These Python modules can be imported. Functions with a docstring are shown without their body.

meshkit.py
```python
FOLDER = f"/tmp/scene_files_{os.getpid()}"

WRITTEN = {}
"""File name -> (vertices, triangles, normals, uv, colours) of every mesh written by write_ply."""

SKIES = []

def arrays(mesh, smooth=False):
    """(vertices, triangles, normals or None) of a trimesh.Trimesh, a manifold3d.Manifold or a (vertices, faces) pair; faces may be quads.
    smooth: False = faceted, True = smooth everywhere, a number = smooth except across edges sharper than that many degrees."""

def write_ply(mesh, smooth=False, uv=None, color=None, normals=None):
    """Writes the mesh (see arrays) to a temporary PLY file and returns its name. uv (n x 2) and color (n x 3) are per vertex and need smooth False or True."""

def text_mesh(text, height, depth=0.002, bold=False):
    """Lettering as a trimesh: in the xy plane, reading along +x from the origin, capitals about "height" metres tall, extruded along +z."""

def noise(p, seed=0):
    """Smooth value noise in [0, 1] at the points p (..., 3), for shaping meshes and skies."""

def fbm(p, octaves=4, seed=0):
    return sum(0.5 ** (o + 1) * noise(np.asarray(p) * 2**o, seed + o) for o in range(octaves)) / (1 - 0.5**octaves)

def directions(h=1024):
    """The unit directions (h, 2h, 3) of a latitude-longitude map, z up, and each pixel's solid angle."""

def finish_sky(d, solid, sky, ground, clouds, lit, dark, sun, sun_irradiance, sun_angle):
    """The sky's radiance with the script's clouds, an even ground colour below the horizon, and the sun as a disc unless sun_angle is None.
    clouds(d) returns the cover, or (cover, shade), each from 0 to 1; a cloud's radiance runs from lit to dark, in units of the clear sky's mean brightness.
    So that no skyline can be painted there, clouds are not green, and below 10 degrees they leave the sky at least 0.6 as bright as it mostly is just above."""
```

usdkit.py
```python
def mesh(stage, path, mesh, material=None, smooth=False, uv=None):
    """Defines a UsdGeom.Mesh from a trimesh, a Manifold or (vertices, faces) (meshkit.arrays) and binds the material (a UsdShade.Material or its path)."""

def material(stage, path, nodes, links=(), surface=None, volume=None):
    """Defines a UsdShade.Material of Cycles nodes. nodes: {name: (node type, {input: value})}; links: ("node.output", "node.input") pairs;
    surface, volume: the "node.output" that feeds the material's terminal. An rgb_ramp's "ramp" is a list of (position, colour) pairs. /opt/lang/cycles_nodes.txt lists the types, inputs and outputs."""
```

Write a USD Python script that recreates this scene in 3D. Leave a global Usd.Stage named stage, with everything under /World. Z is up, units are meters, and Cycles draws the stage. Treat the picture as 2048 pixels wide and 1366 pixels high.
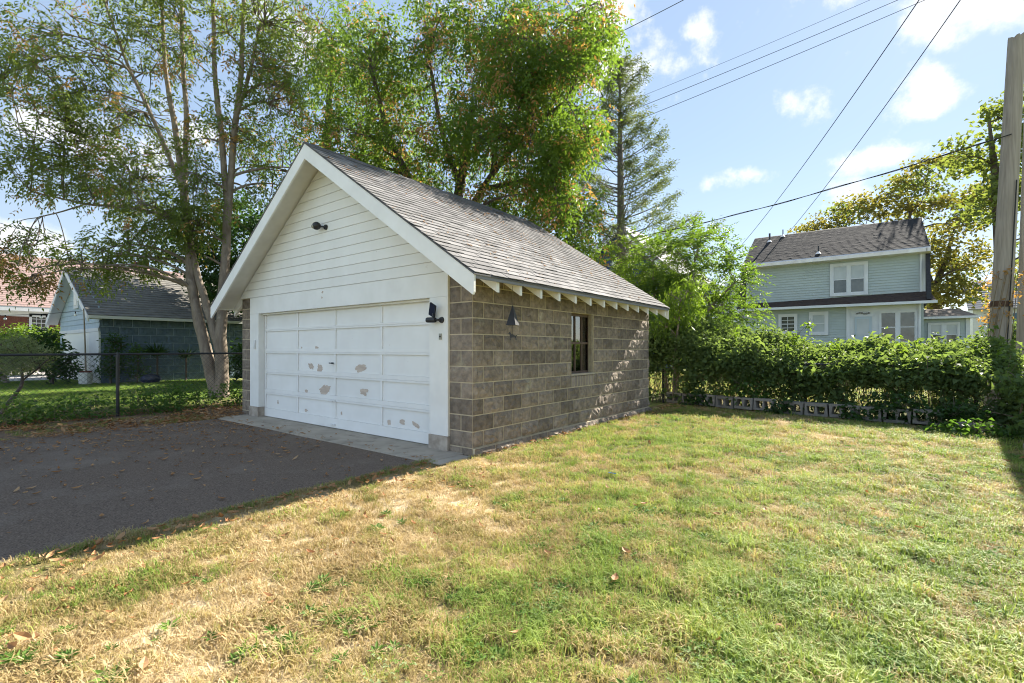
import math, random
import numpy as np, trimesh
import shapely.geometry as sg
import usdkit, meshkit
from pxr import Usd, UsdGeom, UsdLux, UsdShade, Gf, Sdf, Vt

# ------------------------------------------------------------------ stage, camera, sky, sun
# Frame: origin at the foot of the garage's front right corner, x along its front (right is +),
# y along its side towards the back yard, z up, metres.
stage = Usd.Stage.CreateInMemory()
UsdGeom.SetStageUpAxis(stage, UsdGeom.Tokens.z)
UsdGeom.SetStageMetersPerUnit(stage, 1.0)
UsdGeom.Xform.Define(stage, '/World')
UsdGeom.Scope.Define(stage, '/World/Looks')

SUN_AZ = math.radians(6.4)      # clockwise from +y
SUN_EL = math.radians(33.5)
SUN_INTENSITY = 1.15
SKY_STRENGTH = 0.058
EXPOSURE = 2.07

TH = math.atan2(757.0, 976.0)
SN, CS = math.sin(TH), math.cos(TH)
EYE = np.array([4.085, -4.4754, 1.33])
cam = UsdGeom.Camera.Define(stage, '/World/camera')
cam.CreateHorizontalApertureAttr(36.0)
cam.CreateVerticalApertureAttr(36.0 * 683 / 1024)
cam.CreateFocalLengthAttr(36.0 * 976 / 2048)
cam.CreateVerticalApertureOffsetAttr(36.0 * 14 / 2048)
cam.CreateClippingRangeAttr(Gf.Vec2f(0.05, 2000.0))
cam.CreateExposureAttr(EXPOSURE)
cam.AddTransformOp().Set(Gf.Matrix4d(CS, SN, 0, 0, 0, 0, 1, 0, SN, -CS, 0, 0, *map(float, EYE), 1))

sun = UsdLux.DistantLight.Define(stage, '/World/sun')
sun.CreateIntensityAttr(SUN_INTENSITY)
sun.CreateNormalizeAttr(True)
sun.CreateAngleAttr(0.53)
sun.CreateColorAttr(Gf.Vec3f(1.0, 0.93, 0.82))
_L = np.array([math.sin(SUN_AZ) * math.cos(SUN_EL), math.cos(SUN_AZ) * math.cos(SUN_EL), math.sin(SUN_EL)])
_z = _L; _x = np.cross([0, 0, 1.0], _z); _x /= np.linalg.norm(_x); _y = np.cross(_z, _x)
sun.AddTransformOp().Set(Gf.Matrix4d(*map(float, (*_x, 0, *_y, 0, *_z, 0, 0, 0, 30, 1))))

# clear physical sky with fair-weather clouds: (bearing deg clockwise from +y, elevation deg, width, height, tilt, strength)
CLOUDS = [(6.8, 26.6, .062, .034, .1, 1.1), (-7.9, 24.0, .046, .038, .4, 1.0), (3.3, 21.6, .045, .028, .45, 1.0), (-11.3, 17.7, .042, .018, 0, .95),
          (-0.4, 17.4, .068, .013, .05, .9), (-16.5, 31.9, .022, .034, -.5, .85), (-29.0, 29.0, .061, .085, .3, 1.1), (-15.8, 17.8, .024, .013, 0, .6), (-82.4, 9.0, .055, .02, 0, .9),
          (-13.7, 6.8, .04, .028, 0, .7), (-74.4, 18.1, .085, .044, 0, .9), (-59.3, 28.8, .05, .03, .2, .8), (-81.2, 18.4, .033, .02, 0, .7), (14, 9, .07, .02, 0, .7),
          (60, 22, .14, .05, .1, .9), (110, 30, .16, .06, -.1, .9), (150, 18, .14, .04, .1, .9), (-150, 25, .16, .06, .1, .9), (-110, 16, .13, .03, 0, .9)]
nodes = {'sky': ('sky_texture', {'sky_type': 'single_scattering', 'sun_disc': False, 'sun_elevation': SUN_EL, 'sun_rotation': SUN_AZ, 'altitude': 50.0,
                                 'air_density': 1.0, 'aerosol_density': 0.12, 'ozone_density': 1.3}),
         'tc': ('texture_coordinate', {}),
         'wob': ('noise_texture', {'scale': 7.5, 'detail': 10.0, 'roughness': 0.62}),
         'bg': ('background_shader', {'strength': SKY_STRENGTH})}
links = [('tc.generated', 'sky.vector'), ('tc.generated', 'wob.vector')]
links = [('tc.generated', 'wob.vector')]
acc = None
for i, (az, el, w, h, t, s) in enumerate(CLOUDS):
    a, e = math.radians(az), math.radians(el)
    loc = (math.sin(a) * math.cos(e), math.cos(a) * math.cos(e), math.sin(e))
    # texture mapping = inverse of scale, rotate (about the bearing), move
    nodes[f'm{i}'] = ('mapping', {'mapping_type': 'texture', 'location': loc, 'rotation': (0.0, t, -a), 'scale': (w * 1.9, .5, h * 1.9)})
    nodes[f'g{i}'] = ('gradient_texture', {'gradient_type': 'spherical'})
    nodes[f's{i}'] = ('math', {'math_type': 'multiply', 'value2': s})
    links += [('tc.generated', f'm{i}.vector'), (f'm{i}.vector', f'g{i}.vector'), (f'g{i}.fac', f's{i}.value1')]
    if acc is None: acc = f's{i}.value'
    else:
        nodes[f'a{i}'] = ('math', {'math_type': 'maximum'})
        links += [(acc, f'a{i}.value1'), (f's{i}.value', f'a{i}.value2')]; acc = f'a{i}.value'
nodes['wr'] = ('map_range', {'from_min': 0.30, 'from_max': 0.70, 'to_min': -0.85, 'to_max': 0.55, 'clamp': True})
nodes['sum'] = ('math', {'math_type': 'add'})
nodes['cov'] = ('map_range', {'from_min': 0.13, 'from_max': 0.78, 'to_min': 0.0, 'to_max': 0.86, 'clamp': True, 'range_type': 'smoothstep'})
nodes['low'] = ('mix', {'mix_type': 'mix', 'fac': .72})
nodes['veil'] = ('rgb_ramp', {'ramp': [(0, (3.05, 3.35, 3.65)), (.10, (2.7, 3.2, 3.8)), (.35, (2.15, 2.8, 3.75)), (1, (1.9, 2.5, 3.4))]})
nodes['up'] = ('separate_xyz', {});
nodes['mix'] = ('mix', {'mix_type': 'mix', 'color2': (5.4, 5.35, 5.35)})
links += [('wob.fac', 'wr.value'), (acc, 'sum.value1'), ('wr.result', 'sum.value2'), ('sum.value', 'cov.value'), ('cov.result', 'mix.fac'),
          ('tc.generated', 'up.vector'), ('up.z', 'veil.fac'), ('veil.color', 'low.color2'), ('sky.color', 'low.color1'), ('low.color', 'mix.color1'), ('mix.color', 'bg.color')]
skymat = usdkit.material(stage, '/World/Looks/sky', nodes, links, surface='bg.background')
dome = UsdLux.DomeLight.Define(stage, '/World/sky')
UsdShade.MaterialBindingAPI.Apply(dome.GetPrim()).Bind(skymat)
dome.GetPrim().SetCustomDataByKey('kind', 'structure')

# ------------------------------------------------------------------ helpers
rng = np.random.default_rng(11)
_used, _origin = {}, {'/World': np.zeros(3)}

def npath(parent, name):
    b = f'{parent}/{name}'; k = _used.get(b, 0); _used[b] = k + 1
    return b if k == 0 else f'{b}_{k:03d}'

def tag(path, label=None, cat=None, group=None, kind=None):
    p = stage.GetPrimAtPath(path)
    for k, v in (('label', label), ('category', cat), ('group', group), ('kind', kind)):
        if v: p.SetCustomDataByKey(k, v)
    return path

def thing(name, label, cat, loc=(0, 0, 0), group=None):
    path = npath('/World', name)
    x = UsdGeom.Xform.Define(stage, path); x.AddTranslateOp().Set(Gf.Vec3d(*map(float, loc)))
    _origin[path] = np.array(loc, float)
    return tag(path, label, cat, group)

class MB:
    def __init__(s): s.v, s.f, s.n = [], [], 0
    def add(s, v, f):
        v = np.asarray(v, float); f = np.asarray(f, int)
        if f.ndim == 2 and f.shape[1] == 4: f = np.vstack([f[:, [0, 1, 2]], f[:, [0, 2, 3]]])
        s.v.append(v); s.f.append(f + s.n); s.n += len(v); return s
    def tm(s, m): return s.add(m.vertices, m.faces)
    def box(s, x0, x1, y0, y1, z0, z1):
        v = [(x, y, z) for x in (x0, x1) for y in (y0, y1) for z in (z0, z1)]
        return s.add(v, [(0, 1, 3, 2), (4, 6, 7, 5), (0, 4, 5, 1), (2, 3, 7, 6), (0, 2, 6, 4), (1, 5, 7, 3)])
    def hexa(s, c8):   # 8 corners in the order of box()
        return s.add(c8, [(0, 1, 3, 2), (4, 6, 7, 5), (0, 4, 5, 1), (2, 3, 7, 6), (0, 2, 6, 4), (1, 5, 7, 3)])
    def prism(s, poly, axis, a0, a1):   # extrude a 2-D polygon along axis; the other two axes in xyz order
        g = poly if isinstance(poly, sg.Polygon) else sg.Polygon(poly)
        m = trimesh.creation.extrude_polygon(g, 1.0)
        p = np.array(m.vertices); o = np.empty_like(p)
        i, j = [k for k in range(3) if k != axis]
        o[:, i], o[:, j], o[:, axis] = p[:, 0], p[:, 1], a0 + p[:, 2] * (a1 - a0)
        return s.add(o, m.faces)
    def tube(s, pts, rad, n=8, caps=True):
        pts = np.asarray(pts, float); k = len(pts); rad = np.broadcast_to(np.asarray(rad, float), k)
        t = np.gradient(pts, axis=0); t /= np.maximum(np.linalg.norm(t, axis=1, keepdims=True), 1e-9)
        ref = np.array([0, 0, 1.0]) if abs(t[0, 2]) < .9 else np.array([1.0, 0, 0])
        ang = np.arange(n) / n * 2 * np.pi; V = []
        for q, r, d in zip(pts, rad, t):
            a = np.cross(d, ref); a /= max(np.linalg.norm(a), 1e-9); b = np.cross(d, a)
            V.append(q + r * (np.cos(ang)[:, None] * a + np.sin(ang)[:, None] * b))
        V = np.vstack(V); F = []
        for i in range(k - 1):
            for j in range(n):
                j2 = (j + 1) % n; F.append((i * n + j, i * n + j2, (i + 1) * n + j2, (i + 1) * n + j))
        s.add(V, F)
        if caps and n > 2:
            for base, c in ((0, pts[0]), ((k - 1) * n, pts[-1])):
                ring = V[base:base + n]
                s.add(np.vstack([ring, c]), [(j, (j + 1) % n, n) for j in range(n)])
        return s
    def build(s, name, mat, parent='/World', smooth=False, label=None, cat=None, group=None, kind=None):
        path = npath(parent, name); o = _origin[parent]; _origin[path] = o
        v = np.vstack(s.v) - o; f = np.vstack(s.f)
        m = usdkit.mesh(stage, path, (v, f), MAT[mat], smooth)
        tag(path, label, cat, group, kind)
        return path

# ------------------------------------------------------------------ materials
MAT = {}
def mat(name, c1, c2=None, scale=3.0, detail=5.0, rough=0.8, bump=0.0, bscale=40.0, bdist=0.01, vary=0.0, island=False, spec=0.3, lo=.35, hi=.65, stretch=None,
        c3=None, s3=8.0, lo3=.58, hi3=.7):
    """Two-tone noise on the thing's own coordinates, an optional third tone in spots, piece-to-piece variation, fine relief."""
    c2 = c2 or c1
    N = {'tc': ('texture_coordinate', {}), 'n': ('noise_texture', {'scale': scale, 'detail': detail, 'roughness': .6}),
         'r': ('map_range', {'from_min': lo, 'from_max': hi, 'clamp': True}), 'mx': ('mix', {'color1': c1, 'color2': c2}),
         'p': ('principled_bsdf', {'roughness': rough, 'specular_ior_level': spec})}
    L = []
    src = 'tc.object'
    if stretch:
        N['mp'] = ('mapping', {'mapping_type': 'point', 'scale': stretch}); L.append(('tc.object', 'mp.vector')); src = 'mp.vector'
    L += [(src, 'n.vector'), ('n.fac', 'r.value'), ('r.result', 'mx.fac')]
    out = 'mx.color'
    if c3:
        N['n3'] = ('noise_texture', {'scale': s3, 'detail': 6.0, 'roughness': .65}); N['r3'] = ('map_range', {'from_min': lo3, 'from_max': hi3, 'clamp': True}); N['mx3'] = ('mix', {'color2': c3})
        L += [('tc.object', 'n3.vector'), ('n3.fac', 'r3.value'), ('r3.result', 'mx3.fac'), (out, 'mx3.color1')]; out = 'mx3.color'
    if vary:
        if island: N['o'] = ('geometry', {}); ro = 'o.random_per_island'
        else: N['o'] = ('object_info', {}); ro = 'o.random'
        N['vr'] = ('map_range', {'to_min': 1 - vary, 'to_max': 1 + vary}); N['h'] = ('hsv', {})
        L += [(ro, 'vr.value'), ('vr.result', 'h.value'), (out, 'h.color')]; out = 'h.color'
    L.append((out, 'p.base_color'))
    if bump:
        N['bn'] = ('noise_texture', {'scale': bscale, 'detail': 6.0, 'roughness': .65}); N['b'] = ('bump', {'strength': bump, 'distance': bdist})
        L += [(src, 'bn.vector'), ('bn.fac', 'b.height'), ('b.normal', 'p.normal')]
    MAT[name] = usdkit.material(stage, f'/World/Looks/{name}', N, L, surface='p.BSDF')

def leafmat(name, ramp, trans=0.4, rough=0.45, spec=0.35, boost=1.6, bulk=None):
    """Leaf: colour varies leaf by leaf and slowly through the plant; light passes through it."""
    N = {'g': ('geometry', {}), 'rp': ('rgb_ramp', {'ramp': ramp}), 'tc': ('texture_coordinate', {}), 'n': ('noise_texture', {'scale': .9, 'detail': 3.0}),
         'ns': ('map_range', {'from_min': .3, 'from_max': .7, 'to_min': -.22, 'to_max': .22}), 'ad': ('math', {'math_type': 'add', 'use_clamp': True}),
         'p': ('principled_bsdf', {'roughness': rough, 'specular_ior_level': spec}), 't': ('translucent_bsdf', {}), 'm': ('mix_closure', {'fac': trans}),
         'tcol': ('mix', {'mix_type': 'multiply', 'fac': 1.0, 'color2': (boost * 1.05, boost, boost * .45)})}
    L = [('tc.object', 'n.vector'), ('n.fac', 'ns.value'), ('g.random_per_island', 'ad.value1'), ('ns.result', 'ad.value2'), ('ad.value', 'rp.fac'), ('rp.color', 'p.base_color'), ('rp.color', 'tcol.color1'), ('tcol.color', 't.color'),
         ('p.BSDF', 'm.closure1'), ('t.BSDF', 'm.closure2')]
    MAT[name] = usdkit.material(stage, f'/World/Looks/{name}', N, L, surface='m.closure')

WHITE = (.72, .71, .68)
mat('white_paint', (.83, .815, .775), (.76, .745, .70), scale=2.5, rough=.55, bump=.25, bscale=60, bdist=.004, c3=(.42, .38, .32), s3=9, lo3=.715, hi3=.74)
mat('white_siding', (.83, .815, .765), (.775, .755, .70), scale=1.6, rough=.55, bump=.2, bscale=30, bdist=.004, vary=.035, stretch=(1, 1, .25), c3=(.58, .53, .45), s3=6, lo3=.69, hi3=.74)
mat('door_paint', (.84, .83, .795), (.79, .775, .735), scale=2.2, rough=.5, bump=.2, bscale=50, bdist=.003, vary=.03, c3=(.55, .49, .41), s3=9, lo3=.705, hi3=.73)
mat('bare_wood', (.60, .50, .41), (.48, .39, .32), scale=18, rough=.85, stretch=(.3, 1, 2))
mat('worn_plinth', (.46, .40, .33), (.28, .235, .19), scale=6, rough=.8, bump=.3)
mat('soffit_paint', (.80, .78, .73), (.70, .68, .63), scale=3, rough=.6, c3=(.3, .27, .23), s3=14, lo3=.70, hi3=.73)
mat('block', (.140, .113, .089), (.30, .245, .19), scale=13, detail=8, rough=.95, bump=.9, bscale=24, bdist=.022, lo=.28, hi=.72, vary=.27, c3=(.40, .365, .26), s3=3.2, lo3=.60, hi3=.78)
mat('mortar', (.58, .49, .34), (.45, .38, .27), scale=7, rough=.95, bump=.4)
mat('brick_grey', (.23, .19, .16), (.30, .25, .21), scale=8, rough=.95, bump=.3, vary=.12)
for nm, isl in (('shingle', False), ('shingle_rest', True)):
    mat(nm, (.135, .131, .130), (.20, .193, .188), scale=1.6, rough=.95, bump=.5, bscale=160, bdist=.004, vary=.28, island=isl, c3=(.10, .10, .098), s3=2.1, lo3=.55, hi3=.75, spec=.2)
mat('asphalt', (.088, .067, .051), (.265, .203, .157), scale=85, detail=6, rough=.95, bump=.9, bscale=70, bdist=.012, c3=(.27, .225, .185), s3=.8, lo3=.50, hi3=.85, spec=.12, lo=.33, hi=.67)
mat('concrete', (.47, .41, .33), (.35, .305, .245), scale=2.4, rough=.95, bump=.3, bscale=90, bdist=.004, c3=(.22, .20, .165), s3=5, lo3=.56, hi3=.7)
mat('concrete_block', (.25, .23, .20), (.18, .165, .145), scale=9, rough=.97, bump=.5, bscale=110, bdist=.006, vary=.12, c3=(.17, .17, .12), s3=6, lo3=.56, hi3=.7)
mat('dark_metal', (.016, .016, .018), rough=.42, spec=.5)
mat('fence_black', (.014, .014, .016), (.022, .022, .024), rough=.38, spec=.5)
mat('wire_mesh', (.035, .035, .036), rough=.4, spec=.5)
mat('solar', (.012, .016, .03), rough=.18, spec=.6)
mat('window_frame', (.15, .10, .07), (.10, .07, .05), scale=9, rough=.7)
mat('window_jamb', (.33, .28, .19), (.22, .18, .13), scale=14, rough=.85)
mat('interior_dark', (.05, .047, .042), rough=.95)
mat('plate_white', (.72, .72, .70), rough=.4)
mat('plate_metal', (.30, .29, .24), rough=.4, spec=.5)
mat('bark', (.165, .132, .10), (.27, .225, .175), scale=9, rough=.95, bump=1.0, bscale=34, bdist=.03, stretch=(1, 1, .35), c3=(.36, .33, .28), s3=4, lo3=.60, hi3=.75)
mat('dark_bark', (.075, .058, .046), (.12, .095, .075), scale=7, rough=.95, bump=.8, bscale=22, bdist=.03, stretch=(1, 1, .3))
mat('grey_bark', (.16, .145, .135), (.105, .092, .085), scale=6, rough=.95, bump=.7, bscale=22, bdist=.03, stretch=(1, 1, .3))
mat('twig', (.17, .14, .11), (.09, .075, .06), scale=5, rough=.9)
mat('cane', (.30, .235, .145), (.17, .13, .085), scale=6, rough=.9, vary=.3, island=True)
mat('pole_wood', (.34, .30, .255), (.20, .172, .142), scale=16, rough=.95, bump=.8, bscale=30, bdist=.012, stretch=(1.4, 1.4, .05), lo=.3, hi=.7)
mat('rust', (.10, .052, .03), (.06, .035, .025), scale=9, rough=.8)
mat('cable', (.02, .019, .018), rough=.6)
mat('vinyl', (.405, .465, .462), (.37, .425, .425), scale=1.2, rough=.55)
mat('house_trim', (.62, .64, .66), (.56, .58, .6), scale=2, rough=.5)
mat('flashing', (.74, .72, .70), (.62, .58, .56), scale=3, rough=.45)
mat('roof_dark', (.030, .031, .036), (.052, .053, .058), scale=14, rough=.95, bump=.5, bscale=60, vary=.2, island=True)
mat('roof_brown', (.055, .04, .036), (.08, .06, .052), scale=8, rough=.95, bump=.4)
mat('roof_tan', (.24, .20, .17), (.30, .25, .21), scale=6, rough=.95)
mat('pane_dark', (.085, .09, .08), (.018, .024, .022), scale=1.6, detail=2, rough=.06, spec=.9)
mat('pane_blind', (.46, .49, .50), (.36, .40, .41), scale=1.5, rough=.25, spec=.6)
mat('door_blue', (.40, .47, .52), rough=.45)
mat('red_brick', (.25, .098, .07), (.18, .07, .055), scale=5, rough=.95, vary=.22, island=True)
mat('brick_mortar', (.32, .26, .22), rough=.95)
mat('pink_shingle', (.36, .245, .22), (.27, .205, .19), scale=9, rough=.95, bump=.4, vary=.2, island=True, stretch=(.3, 1, 1))
mat('old_shingle', (.30, .285, .255), (.19, .182, .17), scale=3, rough=.95, bump=.6, bscale=50, vary=.3, island=True, c3=(.26, .24, .20), s3=2.5, lo3=.56, hi3=.75)
mat('blue_siding', (.36, .45, .52), (.31, .40, .47), scale=3, rough=.6)
mat('teal_panel', (.085, .135, .19), (.15, .205, .26), scale=5, rough=.75, bump=.5, bscale=18, bdist=.02, vary=.22, island=True, c3=(.24, .23, .185), s3=4.2, lo3=.66, hi3=.74)
mat('navy', (.03, .055, .13), rough=.6)
mat('far_grey', (.22, .22, .23), rough=.9)
mat('far_wall', (.55, .56, .56), rough=.7)
mat('shutter', (.07, .12, .19), rough=.6)
mat('bucket_white', (.62, .63, .62), (.5, .5, .48), rough=.5)
mat('blue_bag', (.015, .02, .045), rough=.3, spec=.6)
mat('blue_plastic', (.05, .22, .6), rough=.4)
mat('bulb', (.75, .74, .70), rough=.15, spec=.6)
mat('bird_white', (.75, .74, .7), rough=.8)
mat('stake', (.27, .23, .18), (.19, .16, .13), scale=10, rough=.9)
mat('leaf_litter', (.30, .135, .055), (.40, .24, .13), scale=12, rough=.9, vary=.45, island=True)
mat('soil', (.115, .080, .055), (.20, .145, .095), scale=3.5, rough=1, bump=.7, bscale=45, bdist=.02, c3=(.30, .17, .085), s3=16, lo3=.50, hi3=.62)
mat('yard_grass', (.13, .17, .04), (.22, .22, .07), scale=1.5, rough=1, bump=.8, bscale=40, bdist=.03)
mat('far_drive', (.36, .34, .33), (.31, .29, .28), scale=1.5, rough=.95)

G0, G1, G2, G3 = (.026, .062, .012), (.050, .105, .018), (.085, .150, .028), (.15, .19, .04)
leafmat('leaf_ash', [(0, (.11, .155, .045)), (.45, (.18, .235, .068)), (.8, (.26, .295, .09)), (1, (.36, .33, .13))], trans=.5, boost=1.9)
leafmat('leaf_maple', [(0, (.085, .148, .028)), (.4, (.148, .218, .038)), (.75, (.225, .275, .052)), (1, (.34, .325, .085))], trans=.52, boost=1.8)
leafmat('leaf_dark', [(0, (.034, .080, .020)), (.5, (.06, .125, .03)), (1, (.11, .175, .045))], trans=.38)
leafmat('leaf_gold', [(0, (.17, .165, .05)), (.4, (.27, .215, .065)), (.75, (.34, .21, .075)), (1, (.35, .16, .06))], trans=.45, boost=1.4)
leafmat('leaf_turned', [(0, (.35, .21, .09)), (.5, (.44, .28, .135)), (1, (.50, .38, .19))], trans=.42, boost=1.3)
leafmat('leaf_conifer', [(0, (.085, .115, .060)), (.5, (.135, .16, .078)), (.85, (.20, .185, .085)), (1, (.25, .18, .09))], trans=.4)
leafmat('leaf_vine', [(0, (.11, .165, .065)), (.5, (.185, .25, .105)), (.85, (.275, .325, .16)), (1, (.40, .40, .20))], trans=.45, rough=.6, spec=.14, boost=1.6)
leafmat('leaf_olive', [(0, (.13, .17, .055)), (.6, (.21, .235, .08)), (1, (.31, .28, .11))], trans=.48)
leafmat('leaf_lime', [(0, (.11, .185, .025)), (.6, (.18, .25, .04)), (1, (.30, .31, .07))], trans=.5)
leafmat('leaf_pine', [(0, (.19, .24, .12)), (.6, (.28, .31, .17)), (1, (.42, .35, .20))], trans=.3)
leafmat('leaf_weed', [(0, (.065, .135, .028)), (.6, (.12, .195, .042)), (.9, (.22, .23, .07)), (1, (.40, .26, .14))], trans=.42, boost=1.8)

def grassmat(name, cols, trans=.35):
    N = {'g': ('geometry', {}), 'n': ('noise_texture', {'scale': 1.7, 'detail': 4.0}), 'o': ('object_info', {}), 'rp': ('rgb_ramp', {'ramp': cols}),
         'a': ('math', {'math_type': 'multiply', 'value2': .5}), 'a2': ('math', {'math_type': 'multiply', 'value2': .3}), 'b': ('math', {'math_type': 'add'}), 'c': ('math', {'math_type': 'add', 'use_clamp': True}),
         'a3': ('map_range', {'from_min': .3, 'from_max': .7, 'to_min': -.2, 'to_max': .4}),
         'p': ('principled_bsdf', {'roughness': .62, 'specular_ior_level': .16}), 't': ('translucent_bsdf', {}), 'm': ('mix_closure', {'fac': trans}), 'tc': ('mix', {'mix_type': 'multiply', 'fac': 1.0, 'color2': (1.3, 1.25, .95)})}
    L = [('g.position', 'n.vector'), ('o.random', 'a.value1'), ('g.random_per_island', 'a2.value1'), ('a.value', 'b.value1'), ('a2.value', 'b.value2'), ('n.fac', 'a3.value'), ('b.value', 'c.value1'), ('a3.result', 'c.value2'),
         ('c.value', 'rp.fac'), ('rp.color', 'p.base_color'), ('rp.color', 'tc.color1'), ('tc.color', 't.color'), ('p.BSDF', 'm.closure1'), ('t.BSDF', 'm.closure2')]
    MAT[name] = usdkit.material(stage, f'/World/Looks/{name}', N, L, surface='m.closure')
grassmat('blade_green', [(0, (.155, .245, .048)), (.5, (.27, .345, .075)), (.8, (.41, .415, .125)), (1, (.57, .50, .24))])
grassmat('blade_olive', [(0, (.23, .225, .075)), (.5, (.40, .325, .14)), (1, (.59, .46, .26))])
grassmat('blade_dry', [(0, (.33, .245, .105)), (.5, (.48, .37, .195)), (1, (.64, .53, .35))], trans=.25)
grassmat('blade_weed', [(0, (.075, .165, .03)), (.6, (.14, .235, .045)), (1, (.25, .30, .08))])
grassmat('blade_clover', [(0, (.17, .25, .09)), (.6, (.27, .33, .15)), (1, (.42, .44, .26))])
grassmat('fallen', [(0, (.24, .11, .045)), (.4, (.38, .21, .095)), (.75, (.48, .32, .18)), (1, (.54, .42, .30))], trans=.15)

# lawn ground: straw and soil where the lawn is dry, dark green thatch where it is not
N = {'at': ('attribute', {'attribute': 'dry'}), 'g': ('geometry', {}), 'n': ('noise_texture', {'scale': 9.0, 'detail': 8.0, 'roughness': .7}), 'nf': ('noise_texture', {'scale': 70.0, 'detail': 4.0, 'roughness': .7}),
     'am': ('math', {'math_type': 'multiply_add', 'value2': .5, 'value3': -.25}), 'ad': ('math', {'math_type': 'add', 'use_clamp': True}),
     'rp': ('rgb_ramp', {'ramp': [(0, (.085, .095, .03)), (.35, (.18, .15, .065)), (.65, (.38, .295, .16)), (1, (.56, .45, .29))]}),
     'sh': ('map_range', {'from_min': .3, 'from_max': .7, 'to_min': .55, 'to_max': 1.25}), 'h': ('hsv', {}), 'p': ('principled_bsdf', {'roughness': 1.0, 'specular_ior_level': .1}), 'b': ('bump', {'strength': .8, 'distance': .02})}
L = [('g.position', 'n.vector'), ('g.position', 'nf.vector'), ('n.fac', 'am.value1'), ('at.fac', 'ad.value1'), ('am.value', 'ad.value2'), ('ad.value', 'rp.fac'), ('nf.fac', 'sh.value'), ('sh.result', 'h.value'), ('rp.color', 'h.color'), ('h.color', 'p.base_color'),
     ('nf.fac', 'b.height'), ('b.normal', 'p.normal')]
MAT['lawn'] = usdkit.material(stage, '/World/Looks/lawn', N, L, surface='p.BSDF')
# window glass: see-through, mirrors at a slant
N = {'t': ('transparent_bsdf', {'color': (.80, .84, .83)}), 'gl': ('glossy_bsdf', {'color': (1, 1, 1), 'roughness': .03}), 'f': ('fresnel', {'IOR': 2.7}), 'm': ('mix_closure', {})}
MAT['glass'] = usdkit.material(stage, '/World/Looks/glass', N, [('f.fac', 'm.fac'), ('t.BSDF', 'm.closure1'), ('gl.BSDF', 'm.closure2')], surface='m.closure')
# ------------------------------------------------------------------ ground
def lawn_dry(x, y):
    """1 = straw-dry, 0 = green; the lawn is parched along the driveway and in patches."""
    x, y = np.asarray(x, float), np.asarray(y, float)
    p = np.stack([x, y, np.zeros_like(x)], -1)
    n1, n2 = meshkit.fbm(p * .55, 3, 5), meshkit.fbm(p * 2.3, 3, 9)
    edge = np.clip((3.7 - x + .12 * (y + 2)) / 3.0, 0, 1) * np.clip((2.0 - y) / 2.5, 0, 1)
    d = .235 + .42 * edge + (n1 - .5) * .75 + (n2 - .5) * .7 + (meshkit.fbm(p * 6.5, 2, 19) - .5) * 1.1
    for cx, cy, rx, ry, k in ((1.4, -2.6, .45, .5, .6), (1.65, -3.2, .35, .3, .6), (1.75, -1.6, .75, .35, .5), (1.5, -3.9, .4, .35, .4), (2.2, -2.2, .5, .4, .15), (3.0, 4.1, .7, .35, .5), (2.3, 1.6, .6, .4, .35), (3.6, .3, .5, .3, .3), (4.6, -1.2, .4, .3, .3)):
        d = d + k * np.exp(-((x - cx) / rx) ** 2 - ((y - cy) / ry) ** 2)
    return np.clip(d, 0, 1)

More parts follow.
